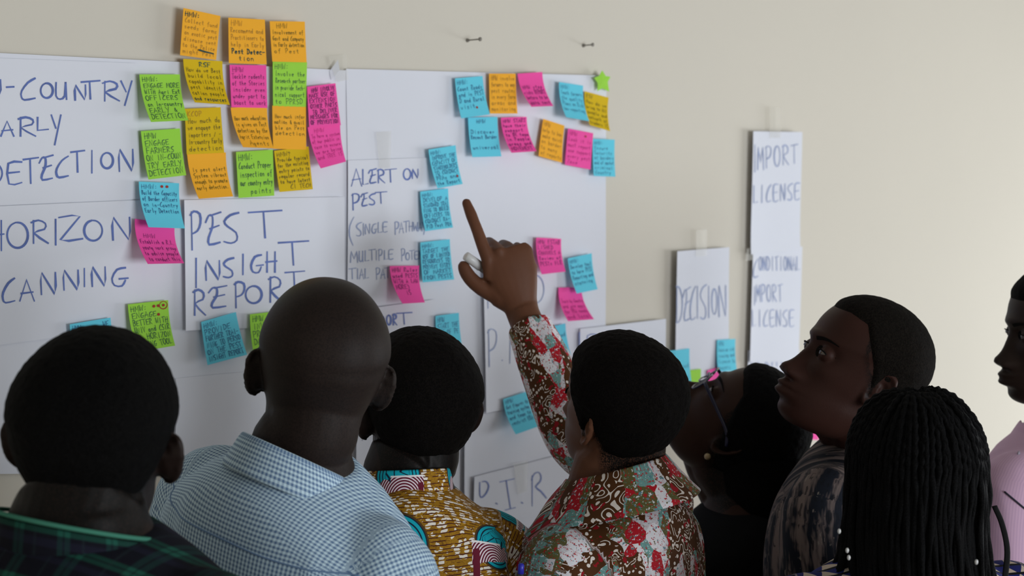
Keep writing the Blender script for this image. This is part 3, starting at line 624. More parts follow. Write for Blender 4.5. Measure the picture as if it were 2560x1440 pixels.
def hand_parts(wr, M, curl=.35, spread=1., pose=None, s=1.):
    """right hand: wrist origin, M columns = (thumb-away side x, finger direction y, back of hand z); mirrored by passing a left-handed M"""
    out = []
    T = lambda p: np.asarray(p, float)*s@M.T+wr
    out.append(tube([T(p) for p in catmull([(0, -.02, 0), (0, .01, 0), (.002, .045, .001), (.003, .080, .0), (.003, .096, -.003)], 12)], np.interp(np.linspace(0, 1, 12), [0, .25, .55, .85, 1], [.024, .026, .038, .041, .034])*s, 20,
               rb=np.interp(np.linspace(0, 1, 12), [0, .25, .6, 1], [.019, .0175, .0150, .0105])*s, ref=M[:, 0]))
    out.append(tube([T(p) for p in [(-.008, .008, -.006), (-.024, .03, -.008), (-.034, .05, -.009)]], np.array([.014, .017, .013])*s, 14))
    fingers = pose or {}
    base = {'index': (-.027, .090, .001), 'middle': (-.008, .095, .003), 'ring': (.012, .091, .001), 'little': (.030, .082, -.003)}
    ln = {'index': (.044, .026, .022), 'middle': (.048, .030, .023), 'ring': (.044, .028, .023), 'little': (.035, .021, .020)}
    rr = {'index': .0090, 'middle': .0100, 'ring': .0093, 'little': .0082}
    for k, b in base.items():
        cl, sp = fingers.get(k, ((curl, curl*1.2, curl*.8), {'index': -.06, 'middle': -.01, 'ring': .04, 'little': .1}[k]*spread))
        p = np.array(b, float); pts = [p-np.array([-p[0]*.25, .03, .002]), p.copy()]; a = 0
        for c_, l_ in zip(cl, ln[k]):
            a += c_; d = np.array([math.sin(sp)*math.cos(a), math.cos(sp)*math.cos(a), -math.sin(a)]); p = p+d*l_; pts += [p-d*l_*.5, p.copy()]
        pts.append(p+d*.004)
        m = len(pts); rad = np.interp(np.linspace(0, 1, m), [0, .15, .45, .6, .8, .97, 1], [.9, 1.14, .94, 1.0, .84, .66, .32])*rr[k]
        out.append(tube([T(q) for q in pts], rad*s, 12))
    th = fingers.get('thumb', [(-.012, .018, -.006), (-.036, .046, -.012), (-.046, .072, -.018), (-.047, .096, -.024), (-.046, .104, -.026)])
    out.append(tube([T(q) for q in catmull(th, 10)], np.interp(np.linspace(0, 1, 10), [0, .3, .7, .95, 1], [.013, .0122, .0105, .0080, .004])*s, 12))
    return out

def limb(a, b, c, r, n=26, flat=1.):
    """shoulder a, elbow b, wrist c"""
    a, b, c = map(np.asarray, (a, b, c)); P = np.array([a, a+(b-a)*.5, b-(b-a)*.10, b+(c-b)*.10, b+(c-b)*.5, c])
    Q = catmull(P, n); return tube(Q, np.interp(np.linspace(0, 1, n), np.linspace(0, 1, len(r)), r), 20)

def skin_mat(name, base, rough=.48, stub=None, fade=True):
    m = Mat(name, rough, .14); v = m.vec(); n = m.noise(v, 9, 4); c = m.mix(n, tuple(q*.72 for q in base), tuple(q*1.25 for q in base))
    if stub:
        z = m.xyz(v)[2]; sp = m.noise(v, 520, 2, .8).ss(.46, .60); c = m.mix(sp*.55, c, stub)
    f = m.xyz(m.vec('fade'))[0]; c = m.mix((f*1.5*m.noise(v, 480, 2, .8).ss(.30, .62)).cl(), c, (.004, .0035, .003))
    m.color(c); m.bump(m.noise(v, 420, 3, .7), .25, .0006)
    m.b.inputs['Subsurface Weight'].default_value = 0; return m.m
def hair_mat(name, base, scale=420, bd=.0022, rough=.85):
    m = Mat(name, rough, .08); v = m.vec(); n = m.noise(v, scale, 3, .7); m.color(m.mix(n.ss(.35, .7), tuple(q*.5 for q in base), tuple(q*1.9 for q in base)))
    m.bump(n, .9, bd); return m.m
M_eye = Mat('eyeball', .15, .5); _x, _y, _z = M_eye.xyz(M_eye.vec('loc'))
_r = (_x*_x+_z*_z).sqrt(); M_eye.color(M_eye.mix(_r.lt(.0058), (.11, .09, .08), M_eye.mix(_r.lt(.0026), (.03, .012, .006), (.002, .002, .002)))); M_eye = M_eye.m
M_lash = plain('black_brow_hair', (.005, .004, .004), .9, .1, 300, .4)
M_shoe = plain('black_leather', (.012, .011, .010), .4, .4)

def hairline(style, V):
    az_k = [0, 25, 50, 62, 78, 86, 93, 103, 118, 140, 180]
    z_k = {'short': [.080, .079, .074, .052, .018, -.006, .022, .006, -.026, -.044, -.052],
           'round': [.078, .078, .072, .050, .010, -.012, .020, .004, -.030, -.046, -.054],
           'recede': [.092, .094, .088, .064, .030, .000, .026, .010, -.022, -.040, -.048],
           'full': [.082, .080, .068, .040, .010, -.010, -.020, -.030, -.045, -.060, -.075]}[style]
    az = np.degrees(np.abs(np.arctan2(V[..., 0], V[..., 1]+.005))); return np.interp(az, az_k, z_k)
def hair_grow(style, thick):
    def f(V):
        az = np.degrees(np.abs(np.arctan2(V[..., 0], V[..., 1]+.005))); hl = hairline(style, V)
        soft = np.interp(az, [0, 60, 95, 115, 180], [.014, .014, .016, .034, .040]); d = (V[..., 2]-hl)/soft; k = np.clip(d, -1, 1); k = np.where(k > 0, 1-(1-k)**2, k*.8)
        q = V.reshape(-1, 3); nz = np.array([noise.noise(Vector((a*150, b*150, c*150))) for a, b, c in q]).reshape(V.shape[:2])
        return k*thick+np.clip(k, 0, 1)*nz*thick*.16
    return f

SHOES = []
def person(key, label, head, neck, skin, hair=None, shirt=None, collar=None, arms=None, build=(1., 1.), voxel=.0027, headscale=1., flare=.55, lower=(.02, .022, .03), neckr=(.053, .060), headgrow=None, floor_shift=(0, 0), slope=0., pats=None, sleeve='short', folds=.004, neckpt=(0, -.028, -.045), shirtgrow=.014, headsc=(1, 1, 1)):
    hp, hf, hu = head; npnt, tf, tu = neck
    H = frame(hf, hu)@np.diag(headsc); T = frame(tf, tu); hs = headscale; sx = build[0]
    th = lambda p: np.asarray(p, float)*hs@H.T+hp
    tt = lambda p: np.asarray(p, float)@T.T+npnt
    root = bpy.data.objects.new('person', None); COL.objects.link(root); root['label'] = label; root['category'] = 'person'
    hip = tt((0, -.01, -.62)); foot = hip+np.array([floor_shift[0], floor_shift[1], 0])
    rl = np.array([foot[0], foot[1], 0.]); root.location = rl
    heading = nrm(np.array([tf[0], tf[1], 0.])); side = np.array([heading[1], -heading[0], 0.])
    def put(name, me, mat, parent=root, **k):
        V = getv(me)-rl; setv(me, V); o = obj(name, me, mat, parent, **k); return o
    def putp(name, parts, mat, parent=root, smooth=True, **k): return put(name, mesh(name, *join(*parts), smooth), mat, parent, **k)
    # ---- body
    parts = [xf(head_mesh(), H*hs, hp)]
    for s in (1, -1): parts += [xf(q, H*hs, hp) for q in ear(s, flare)]
    for s in (1, -1): parts.append(xf(ball((s*.0315, .0688, .0205), .0136, 10), H*hs, hp))
    n0 = th(neckpt); up_h = H[:, 2]; n3 = tt((0, -.002, -.03)); n2 = tt((0, -.004, .028))
    NP = catmull([n0+up_h*.045, n0, n0*.55+n2*.45-up_h*.004, n2, n3], 18)
    parts.append(tube(NP, np.interp(np.linspace(0, 1, 18), [0, .3, .6, .8, 1], [.050, neckr[0], neckr[0]+.001, neckr[1], neckr[1]+.02]), 28, ref=T[:, 0]))
    # throat line under the jaw
    parts.append(tube([th((0, .030, -.062)), th((0, .012, -.085))*.6+tt((0, .02, .03))*.4, tt((0, .03, -.01))], [.028, .034, .040], 18))
    parts.append(xf(torso(sx=sx, slope=slope, nr=44, sides=44), T, npnt))
    arms = arms or {}
    armpts = {}
    for s, nm in ((1, 'right'), (-1, 'left')):
        sh = tt((s*.155*sx, -.002, -.084+slope*.17)); a = arms.get(nm)
        if a is None:
            el = tt((s*.180*sx, -.015, -.36)); wr = tt((s*.178*sx, .045, -.60))
            Mh = np.stack([-s*nrm(T@np.array([0, -1., 0.])), nrm(wr-el)*1.0, T@np.array([s*1., 0, 0])], 1)
            y = nrm(wr-el); z = T@np.array([s*1., 0, 0]); z = nrm(z-y*(z@y)); x = np.cross(y, z)*s*-1
            Mh = np.stack([-T@np.array([0, 1., 0]), y, z], 1); Mh[:, 0] = nrm(Mh[:, 0]-y*(Mh[:, 0]@y)); pose = None
        else: sh, el, wr, Mh, pose = a.get('shoulder', sh), a['elbow'], a['wrist'], a['hand'], a.get('pose')
        armpts[nm] = (sh, el, wr)
        parts.append(limb(sh, el, wr, [.056, .050, .043, .040, .041, .037, .030, .027]))
        parts.append(limb(tt((s*.09*sx, 0, -.07+slope*.12)), sh*.6+tt((s*.09*sx, 0, -.07+slope*.12))*.4, sh, [.036, .042, .050]))
        parts += hand_parts(wr, Mh, pose=pose, s=(a or {}).get('s', 1.))
    body = voxel_mesh(parts, voxel, 4)
    BL = (getv(body)-hp)@H/(hs*np.array(headsc)**2); fd = np.zeros_like(BL)
    if hair:
        hl = hairline(hair[0], BL); fd[:, 0] = np.clip(1+(BL[:, 2]-hl)/.030, 0, 1)*(np.abs(BL[:, 0]) < .072)*(BL[:, 2] > -.12)*(BL[:, 1] < .035)
    setattr3(body, 'fade', fd)
    skin_only = put('body', body, skin)
    # ---- eyes
    for s in (1, -1):
        c0 = np.array([s*.0315, .0688, .0205]); re = .0148; V, Lo = [], []
        for i in range(9):
            v_ = -1+2*i/8
            for j in range(15):
                u_ = -1+2*j/14; x_ = .0126*u_; z_ = (.0038 if v_ > 0 else .0030)*v_*max(0, 1-u_*u_)**.6
                V.append(c0+[x_, math.sqrt(re*re-x_*x_-z_*z_)-.0004, z_]); Lo.append((x_-s*0, 0, z_-.0006))
        me = mesh('eye', np.array(V)*hs@H.T+hp, grid_faces(9, 15)); setattr3(me, 'loc', np.array(Lo)); put('eye', me, M_eye)
        up_ = [c0+[x_, math.sqrt(re*re-x_*x_)+.0004, .0038*max(0, 1-(x_/.0126)**2)**.6] for x_ in np.linspace(-.0126, .0126, 14)]
        putp('eyelashes', [xf(tube(up_, .0010, 6, ref=(0, 0, 1)), H*hs, hp)], M_lash)
    bvb = BVHTree.FromPolygons([Vector(q) for q in getv(body)+rl], [tuple(p_.vertices) for p_ in body.polygons])
    for s in (1, -1):
        rows = []; ok = True
        for t in np.linspace(0, 1, 12):
            x_ = s*(.014+.036*t); zc = .037+.0065*math.sin(t*2.2)-.003*t; hw = .0028*(1-.75*t**2)
            for z_ in (zc+hw, zc, zc-hw):
                o_ = th((x_, .16, z_)); h_ = bvb.ray_cast(Vector(o_), Vector(-H[:, 1]))
                if h_[0] is None: ok = False; break
                rows.append(np.array(h_[0])+H[:, 1]*.0009)
            if not ok: break
        if ok: put('eyebrow', mesh('eyebrow', rows, grid_faces(12, 3)), M_lash)
    # ---- hair
    if hair:
        st, thick, hm = hair[:3]; Vh, Fh = head_mesh(nr=120, nc=170, grow=hair_grow(st, thick), face=False)
        Vh = np.asarray(Vh); me = mesh('hair', Vh*hs@H.T+hp, Fh); ho = put('hair', me, hm)
        root['_h'] = 0; del root['_h']
    # ---- shirt
    if shirt:
        sp = [xf(torso(shirtgrow, shirtgrow+.004, rows=TRS, sx=sx, slope=slope, top=True, nr=50, sides=56), T, npnt)]
        segs = []
        for nm, (sh, el, wr) in armpts.items():
            s = 1 if nm == 'right' else -1; fullsl = arms.get(nm, {}).get('sleeve', sleeve)
            end = el+(el-sh)*-.18 if fullsl == 'short' else wr+(el-wr)*(.10 if 'sleeve' not in arms.get(nm, {}) else arms[nm].get('cuff', .16))
            inn = tt((s*.10*sx, 0, -.062+slope*.1))
            if fullsl == 'short':
                pth = catmull([inn, sh, sh*.5+el*.5, end], 16); rad = np.interp(np.linspace(0, 1, 16), [0, .33, .66, 1], [.058, .068, .066, .066])
            else:
                pth = catmull([inn, sh, sh*.5+el*.5, el, el*.45+wr*.55, end], 30); rad = np.interp(np.linspace(0, 1, 30), [0, .2, .4, .6, .8, 1], arms.get(nm, {}).get('sr', [.058, .068, .060, .054, .048, .043]))
            sp.append(tube(pth, rad, 24)); segs.append((pth, s))
        me = voxel_mesh(sp, .0055, 10)
        W = getv(me); Nn = getn(me); Lc = (W-npnt)@T
        # cloth folds
        d = np.zeros(len(W)); sd = sum(map(ord, key))
        for i in range(len(W)):
            p = Lc[i]; q = Vector((p[0]*7+sd, p[1]*5, p[2]*2.6)); a1 = noise.noise(q); a2 = noise.noise(Vector((p[0]*16+a1*1.5, p[1]*10+sd, p[2]*5+p[0]*4)))
            d[i] = a1*.9+(.5-abs(a2))*.9-.2
        kf = np.clip((.02-Lc[:, 2])/.08, .15, 1)
        # fabric coordinates (metres along the cloth)
        x, y, z = Lc.T; ys = y+.10
        u = x+np.sign(x)*np.clip(ys, 0, .3)*.7*np.clip((np.abs(x)-.05)/.08, 0, 1)*(z < -.06); v = z+np.clip(ys, 0, .3)*.75*np.clip((z+.16)/.10, 0, 1)
        fab = np.stack([u, v, np.zeros_like(u)], 1)
        for pth, s in segs:
            A = pth[:-1]; B = pth[1:]; L0 = np.concatenate([[0], np.cumsum(np.linalg.norm(B-A, axis=1))]); out = (x*s > .150*sx) if key != 'pointer' or s < 0 else ((W-armpts['right'][0])@nrm(armpts['right'][1]-armpts['right'][0]) > .02)
            idx = np.where(out)[0]
            if not len(idx): continue
            D = np.linalg.norm(W[idx, None]-pth[None], axis=2); jn = D.argmin(1); ok = D[np.arange(len(idx)), jn] < .10; idx = idx[ok]; jn = jn[ok]
            Tn = np.gradient(pth, axis=0); Tn /= np.linalg.norm(Tn, axis=1)[:, None]
            rel = W[idx]-pth[jn]; al = (rel*Tn[jn]).sum(1); vv = L0[jn]+al; a0 = T[:, 1]; b0 = np.cross(Tn[jn], a0); cc = np.cross(b0, Tn[jn]); b0 /= np.linalg.norm(b0, axis=1)[:, None]; cc /= np.linalg.norm(cc, axis=1)[:, None]
            ang = np.arctan2((rel*b0).sum(1), -(rel*cc).sum(1)); fab[idx, 0] = s*.17+ang*.058; fab[idx, 1] = -.02-vv; fab[idx, 2] = 1
        setv(me, W+Nn*(d*folds*kf)[:, None])
        setattr3(me, 'fab', fab)
        sm, sname = shirt; so = put(sname, me, sm)
        bv = BVHTree.FromPolygons([Vector(q) for q in getv(me)], [tuple(p.vertices) for p in me.polygons])
    # ---- collar
    if collar:
        kind, cm, co = collar.get('kind', 'fold'), collar['mat'], collar
        a, b = co.get('rx', .070), co.get('ry', .068); h = co.get('h', .034); lw = co.get('leaf', .045); gap = co.get('gap', 24); yc = co.get('yc', -.008); z0 = co.get('z0', .012); fl = co.get('flare', .026)
        na = 64; rows = []
        angs = [math.radians(gap+(360-2*gap)*k/(na-1)) for k in range(na)]     # 180 = nape
        if kind == 'fold': prof = [(0, -.012, 0), (0, h*.5, 0), (.001, h, 0), (.004, h+.004, .0), (.008, h, .2), (.011+fl*.3, h-lw*.35, .5), (.014+fl*.7, h-lw*.75, .85), (.016+fl, h-lw, 1)]
        else: prof = [(0, -.012, 0), (0, h*.5, 0), (.001, h, 0), (.004, h+.001, 0), (.005, h*.4, 0), (.007, -.008, 0)]
        V, fb = [], []
        for r, hz, fz in prof:
            for t in angs:
                bk = .5-.5*math.cos(t); drop = (1-bk)*co.get('drop', .045); ext = fz*(1-bk)**2*co.get('point', .03)
                rx = (a+r)*1.0; ry = (b+r)*1.0
                zz = z0+hz-drop-ext; wob = .0015*math.sin(5*t+sd)*fz
                V.append((rx*math.sin(t)*(1+wob*8), yc+ry*math.cos(t)+ext*.3, zz)); fb.append(((t-math.pi)*.085+co.get('u0', 0), co.get('v0', .10)+hz*(1 if fz == 0 else -1)+(0 if fz == 0 else 2*h), 2))
        me = mesh('collar', np.array(V)@T.T+npnt, grid_faces(len(prof), na)); setattr3(me, 'fab', np.array(fb)); c_o = put('collar', me, cm)
        c_o.modifiers.new('sub', 'SUBSURF').levels = 1; c_o.modifiers['sub'].render_levels = 1; md = c_o.modifiers.new('thick', 'SOLIDIFY'); md.thickness = .0022
    # ---- trousers and shoes
    lm = plain('trouser_cloth_'+key, lower, .85, .2, 30, .2)
    hz = hip[2]; tp = [tube(catmull([hip+np.array([0, 0, .09]), hip+np.array([0, 0, .0]), hip-np.array([0, 0, .09])], 8), .162*sx, 28, rb=.112, ref=side)]
    for s in (1, -1):
        k = foot*[1, 1, 0]+side*s*.095
        tp.append(tube(catmull([hip+side*s*.085-[0, 0, .03], (hip+side*s*.09)*[1, 1, 0]+[0, 0, hz*.72], k+[0, 0, hz*.5]+heading*.015, k+[0, 0, .30], k+[0, 0, .045]], 24), np.interp(np.linspace(0, 1, 24), [0, .3, .5, .75, 1], [.086, .084, .066, .060, .056]), 20))
    put('trousers', voxel_mesh(tp, .012, 5), lm)
    for s in (1, -1):
        k = foot*[1, 1, 0]+side*s*.098
        prof = catmull([(-.085, .020, .030), (-.07, .033, .050), (-.02, .034, .062), (.05, .042, .045), (.11, .045, .034), (.16, .036, .026), (.182, .012, .014)], 18); V = []
        for yy, wd, ht in prof:
            for q in range(16):
                an = 2*math.pi*q/16; V.append(k+heading*yy+side*(wd*math.cos(an))+np.array([0, 0, max(0.001, ht*.5+ht*.5*1.0*math.sin(an)*(1 if math.sin(an) > 0 else 1.4))]))
        putp('shoe', [(V, grid_faces(18, 16, True)+[tuple(range(16)), tuple(17*16+q for q in range(16))[::-1]])], M_shoe)
    return dict(root=root, th=th, tt=tt, H=H, T=T, hs=hs, put=put, putp=putp, rl=rl, bvh=bv if shirt else None, npnt=npnt, arms=armpts)

# ------------------------------------------------------------------ cloths
def gingham():
    m = Mat('blue_gingham_cloth', .85, .2); x, y, z = m.xyz(m.vec('fab')); P = .0052
    # below the yoke the weave runs down the back, above it across
    a = ((x/P).fr()-.5).abs().ss(.20, .30); b = ((y/P).fr()-.5).abs().ss(.20, .30)
    low = y.lt(-.060)*z.lt(.5)
    wa = low*.22+.42; s = (a*wa+b*(1.0-wa))
    c = m.mix(s, srgb(206, 230, 242), srgb(96, 124, 160)); m.color(c)
    m.bump(m.noise(m.vec('fab'), 900, 2), .25, .0004); return m.m
def plaid():
    m = Mat('dark_green_plaid_cloth', .9, .15); x, y, z = m.xyz(m.vec('fab'))
    def band(t, P, o, w0, w1):
        f = ((t+o)/P).fr()*P; return f.gt(w0)*f.lt(w1)
    P = .048
    gx = (band(x, P, .01, .006, .0115)+band(x, P, .01, .013, .0185)).mn(1); gy = (band(y, P, .022, .006, .0115)+band(y, P, .022, .013, .0185)).mn(1)
    tx = band(x, P, .01, .040, .0425); ty = band(y, P, .022, .040, .056)
    base = m.mix(ty*.6, srgb(16, 17, 27), srgb(28, 29, 46))
    c = m.mix(gx*.42, base, srgb(26, 62, 58)); c = m.mix(gy*.62, c, srgb(24, 72, 60)); c = m.mix(gx*gy*.6, c, srgb(34, 92, 78)); c = m.mix(tx*.2, c, srgb(40, 58, 60))
    # pale green piping on the collar stand edge
    m.color(c); m.bump(m.noise(m.vec('fab'), 1200, 2), .3, .0004); return m.m
def ochre_print():
    m = Mat('ochre_zebra_print_cloth', .8, .25); x, y, z = m.xyz(m.vec('fab'))
    v1 = m.comb(x*1.0, y*1.9); wob = m.noise(m.vec('fab'), 60, 2)
    yy = y+(wob-.5)*.0035
    ln = ((yy/.0052).fr()-.5).abs(); dk = ln.lt(.13)*m.noise(m.comb(x*.35, y), 180, 2).gt(.44)
    cr = m.voro(v1, 150, 'Distance', 'DISTANCE_TO_EDGE').lt(.035)
    vo = m.voro(m.comb(x, y*1.35), 112); wh = vo.lt(.47)*m.noise(m.vec('fab'), 75, 1).gt(.43)*ln.gt(.16)
    c = m.mix(m.noise(m.vec('fab'), 120, 2), srgb(140, 96, 12), srgb(184, 136, 26)); c = m.mix(cr*.55, c, srgb(74, 30, 14)); c = m.mix(wh, c, srgb(236, 228, 216)); c = m.mix(dk, c, srgb(70, 22, 18))
    # repeat cell
    CW, CH = .150, .165
    row = ((y-.0235)/CH).fl(); sx = x+row.abs()._m('MODULO', 2.0)*(CW*.5)+.020
    cx = (sx/CW).fr()*CW-CW/2; cy = ((y-.0235)/CH).fr()*CH-CH/2
    r = ((cx*cx)*1.0+(cy*cy)*.9).sqrt(); inn = r.lt(.041); 
    rings = ((r/.0062).fr()-.5).abs().lt(.16)*r.gt(.022); veins = m.voro(m.comb(cx, cy*1.6), 42, 'Distance', 'DISTANCE_TO_EDGE').lt(.045)*r.lt(.022)
    t = m.mix((rings+veins).mn(1), srgb(12, 172, 190), srgb(14, 38, 62)); c = m.mix(r.lt(.0435), c, srgb(88, 60, 20)); c = m.mix(inn, c, t)
    # zebra: body, head and leg
    zx, zy = cx+.018, cy+.012
    bodym = (zx.abs().lt(.030)*(zy+.0).gt(-.020)*zy.lt(.012)); leg = (zx+.024).abs().lt(.0048)*zy.gt(-.048)*zy.lt(0.)
    hd = ((cx-.022)*(cx-.022)*1.4+(cy+.020)*(cy+.020)).sqrt().lt(.014)
    zd = ((zx-.006)*(zx-.006)+(zy+.024)*(zy+.024)).sqrt(); belly = zd.lt(.0125)
    zm = ((bodym+leg+hd).mn(1))*(1-belly) if False else (bodym+leg+hd).mn(1)
    st = ((zd/.0042).fr()-.5).abs().lt(.27); edge = zy.gt(.0085)*bodym
    zc = m.mix(st, srgb(236, 222, 228), srgb(104, 18, 44)); zc = m.mix(leg, zc, srgb(104, 18, 44)); zc = m.mix(edge, zc, srgb(240, 236, 236))
    c = m.mix(zm, c, zc)
    m.color(c); m.bump(m.noise(m.vec('fab'), 1000, 2), .2, .0003); return m.m
def red_print():
    m = Mat('red_teal_brown_print_cloth', .8, .25); v = m.vec('fab'); x, y, z = m.xyz(v)
    w1 = m.noise(v, 26, 2); 
    cell = m.voro(m.comb(x+w1*.018, y*.75+w1*.015), 52, 'Color')
    c = m.mix(cell.gt(.20), srgb(92, 92, 52), srgb(212, 208, 214)); c = m.mix(cell.gt(.40), c, srgb(178, 22, 38)); c = m.mix(cell.gt(.60), c, srgb(110, 160, 156)); c = m.mix(cell.gt(.80), c, srgb(232, 230, 236))
    sp = m.noise(v, 210, 4, .7); c = m.mix(sp.gt(.575), c, srgb(184, 20, 36)); c = m.mix(sp.lt(.405), c, srgb(222, 226, 232)); c = m.mix(m.noise(v, 130, 3, .7).lt(.38), c, srgb(96, 138, 150)); c = m.mix(m.noise(m.comb(y, x), 95, 3, .7).lt(.36), c, srgb(96, 84, 44))
    # brown ground with white squiggles and dots, in drifting patches
    zone = m.noise(m.comb(x*1.25, y*.55), 17, 2).gt(.50)
    dots = m.voro(v, 118).lt(.31); tri = m.comb(x+m.noise(v, 55, 0)*.02, y)
    sq = ((m.noise(v, 62, 0)*7.0).fr()-.5).abs().lt(.13); brk = m.voro(v, 62, 'Color').gt(.42)
    br = m.mix((dots*brk._m('MULTIPLY', 1.0)+sq*(1.0-brk)).mn(1), srgb(78, 44, 14), srgb(232, 222, 214)); br = m.mix(m.noise(v, 70, 2).gt(.62), br, srgb(150, 16, 30))
    c = m.mix(zone, c, br)
    m.color(c); m.bump(m.noise(v, 1000, 2), .2, .0003); return m.m
def sleeve_like(): return red_print()
def tiedye():
    m = Mat('navy_grey_tie_dye_cloth', .8, .25); v = m.vec('fab'); x, y, z = m.xyz(v)
    n = m.noise(m.comb(x+y*.12, y*.16), 62, 3, .6); n2 = m.noise(m.comb(x+y*.1, y*.3), 130, 3)
    c = m.mix(n.ss(.44, .60), srgb(16, 22, 34), srgb(118, 104, 100)); c = m.mix(n2.gt(.62)*.7, c, srgb(10, 14, 22)); c = m.mix(n2.lt(.33)*.5, c, srgb(150, 140, 130)); m.color(c); return m.m
def triangles():
    m = Mat('navy_beige_triangle_cloth', .8, .25); x, y, z = m.xyz(m.vec('fab')); W, Hh = .026, .020
    ry = (y/Hh); row = ry.fl(); fy = ry.fr(); sx = (x/W+row*.5).fr(); tri = (sx-.5).abs().lt(fy*.5*.95); band = fy.lt(.24)
    c = m.mix(tri, srgb(214, 196, 178), srgb(28, 34, 110)); c = m.mix(band, c, srgb(8, 8, 14)); m.color(c); return m.m
def pink_stripe():
    m = Mat('pale_pink_striped_cloth', .8, .25); x, y, z = m.xyz(m.vec('fab')); s = ((x/.0042).fr()-.5).abs().lt(.2); m.color(m.mix(s*.4, srgb(216, 180, 206), srgb(188, 150, 186))); return m.m
MG, MP, MO, MR, MT, MTR, MPK = gingham(), plaid(), ochre_print(), red_print(), tiedye(), triangles(), pink_stripe()
M_blk = plain('black_jersey', (.006, .006, .007), .9, .15, 60, .3)
M_green_edge = plain('green_collar_edge', srgb(66, 128, 108), .9, .15)
S1 = skin_mat('dark_skin_plaid_man', (.017, .010, .008)); S2 = skin_mat('dark_skin_bald_man', (.022, .0145, .012), .55, (.006, .005, .005)); S3 = skin_mat('dark_skin_ochre_man', (.019, .011, .009))
S4 = skin_mat('brown_skin_pointing_man', (.140, .058, .032)); S5 = skin_mat('brown_skin_woman', (.036, .016, .011)); S6 = skin_mat('brown_skin_profile_man', (.038, .015, .011)); S7 = skin_mat('brown_skin_braids', (.06, .03, .02)); S8 = skin_mat('dark_skin_pink_shirt_man', (.022, .013, .010))
H1 = hair_mat('black_cropped_hair', (.0022, .0021, .0021)); H3 = hair_mat('black_hair_brown_sheen', (.0036, .0028, .0024)); H6 = hair_mat('cropped_hair_faint_gold', (.0062, .0048, .0036), 380, .003)

def P(px, py, Z): return at(px, py, Z)
# 1 plaid man, left
p1 = person('plaid', 'man in dark green plaid shirt seen from behind at the far left',
   (P(240, 1134, 1.42), cv(.02, .10, 1), cv(.10, 1, -.10)), (P(205, 1345, 1.39), cv(.40, 0, .92), cv(.07, 1, -.02)), S1, ('short', .0065, H1), (MP, 'shirt'),
   dict(mat=MP, rx=.074, ry=.072, h=.032, leaf=.030, kind='stand', z0=.006, drop=.05), flare=.95, neckr=(.058, .062), build=(1.05, 1), headscale=.93)
# 2 bald man, gingham
p2 = person('gingham', 'bald man in light blue gingham shirt seen from behind',
   (P(797, 957, 1.72), cv(-.16, .06, 1), cv(.17, 1, -.05)), (P(752, 1172, 1.72), cv(.60, 0, .80), cv(.20, 1, -.04)), S2, None, (MG, 'shirt'),
   dict(mat=MG, rx=.061, ry=.063, h=.044, leaf=.036, z0=.006, flare=.010, drop=.07), flare=.72, neckr=(.055, .062), build=(.97, 1), slope=-.08, headscale=.97, folds=.007)
# 3 ochre print man
p3 = person('ochre', 'man in ochre zebra print shirt seen from behind in the middle',
   (P(1044, 1050, 2.10), cv(-.36, .14, .95), cv(.10, 1, -.2)), (P(1014, 1208, 2.08), cv(-.15, 0, 1), cv(.0, 1, -.03)), S3, ('round', .0075, H3), (MO, 'shirt'),
   dict(mat=MO, rx=.062, ry=.064, h=.034, kind='stand', z0=.004, drop=.03, v0=.078, u0=.033), flare=.85, neckr=(.056, .060), build=(.90, 1), slope=-.28, headscale=1.0)
# 4 pointing man
wr = P(1306, 778, 2.44); el = P(1440, 1090, 2.36)
hy = nrm(P(1254, 612, 2.43)-wr); hz = nrm(CAM-wr); hz = nrm(hz+.25*R_); hz = nrm(hz-hy*(hz@hy)); hx = np.cross(hy, hz)
pose = {'index': ((.10, .10, .06), -.02), 'middle': ((1.25, 1.45, .8), .0), 'ring': ((1.35, 1.5, .8), .02), 'little': ((1.3, 1.4, .8), .05),
        'thumb': [(-.014, .018, -.006), (-.040, .044, -.010), (-.056, .066, -.012), (-.062, .086, -.012), (-.060, .098, -.012)]}
p4 = person('pointer', 'man in red, teal and brown print shirt raising his arm to point',
   (P(1546, 1044, 2.08), cv(-.62, .24, .72), cv(.02, 1, -.2)), (P(1528, 1224, 2.09), cv(-.80, 0, .6), cv(.02, 1, -.04)), S4, ('round', .009, H3), (MR, 'shirt'),
   dict(mat=MR, rx=.068, ry=.068, h=.046, leaf=.050, flare=.038, z0=.010, drop=.045, point=.03, gap=30), flare=.5, neckr=(.056, .062), voxel=.0028, headscale=.93,
   arms={'right': dict(shoulder=P(1648, 1250, 2.24), elbow=el, wrist=wr, hand=np.stack([hx, hy, hz], 1), pose=pose, sleeve='long', cuff=.10, sr=[.050, .054, .054, .052, .046, .038], s=1.14)}, build=(.80, 1), slope=-.12, folds=.007)
# white marker in the hand
T4 = lambda q: np.asarray(q, float)*1.14@np.stack([hx, hy, hz], 1).T+wr
a, b = T4((-.056, .104, -.002)), T4((-.018, .058, -.022)); d = nrm(b-a)
mk = bpy.data.objects.new('marker_pen', None); COL.objects.link(mk); mk['label'] = 'white capped marker held in the pointing hand'; mk['category'] = 'marker'; mk.location = a
M_white = plain('white_plastic', (.7, .7, .7), .35, .5)
obj('cap', mesh('cap', *tube([q-a for q in (a-d*.002, a, a+d*.034)], [.004, .0078, .0085], 16)), M_white, mk)
obj('barrel', mesh('barrel', *tube([q-a for q in (a+d*.034, a+d*.085)], [.0075, .0075], 16)), plain('grey_plastic', (.25, .25, .27), .4, .5), mk)
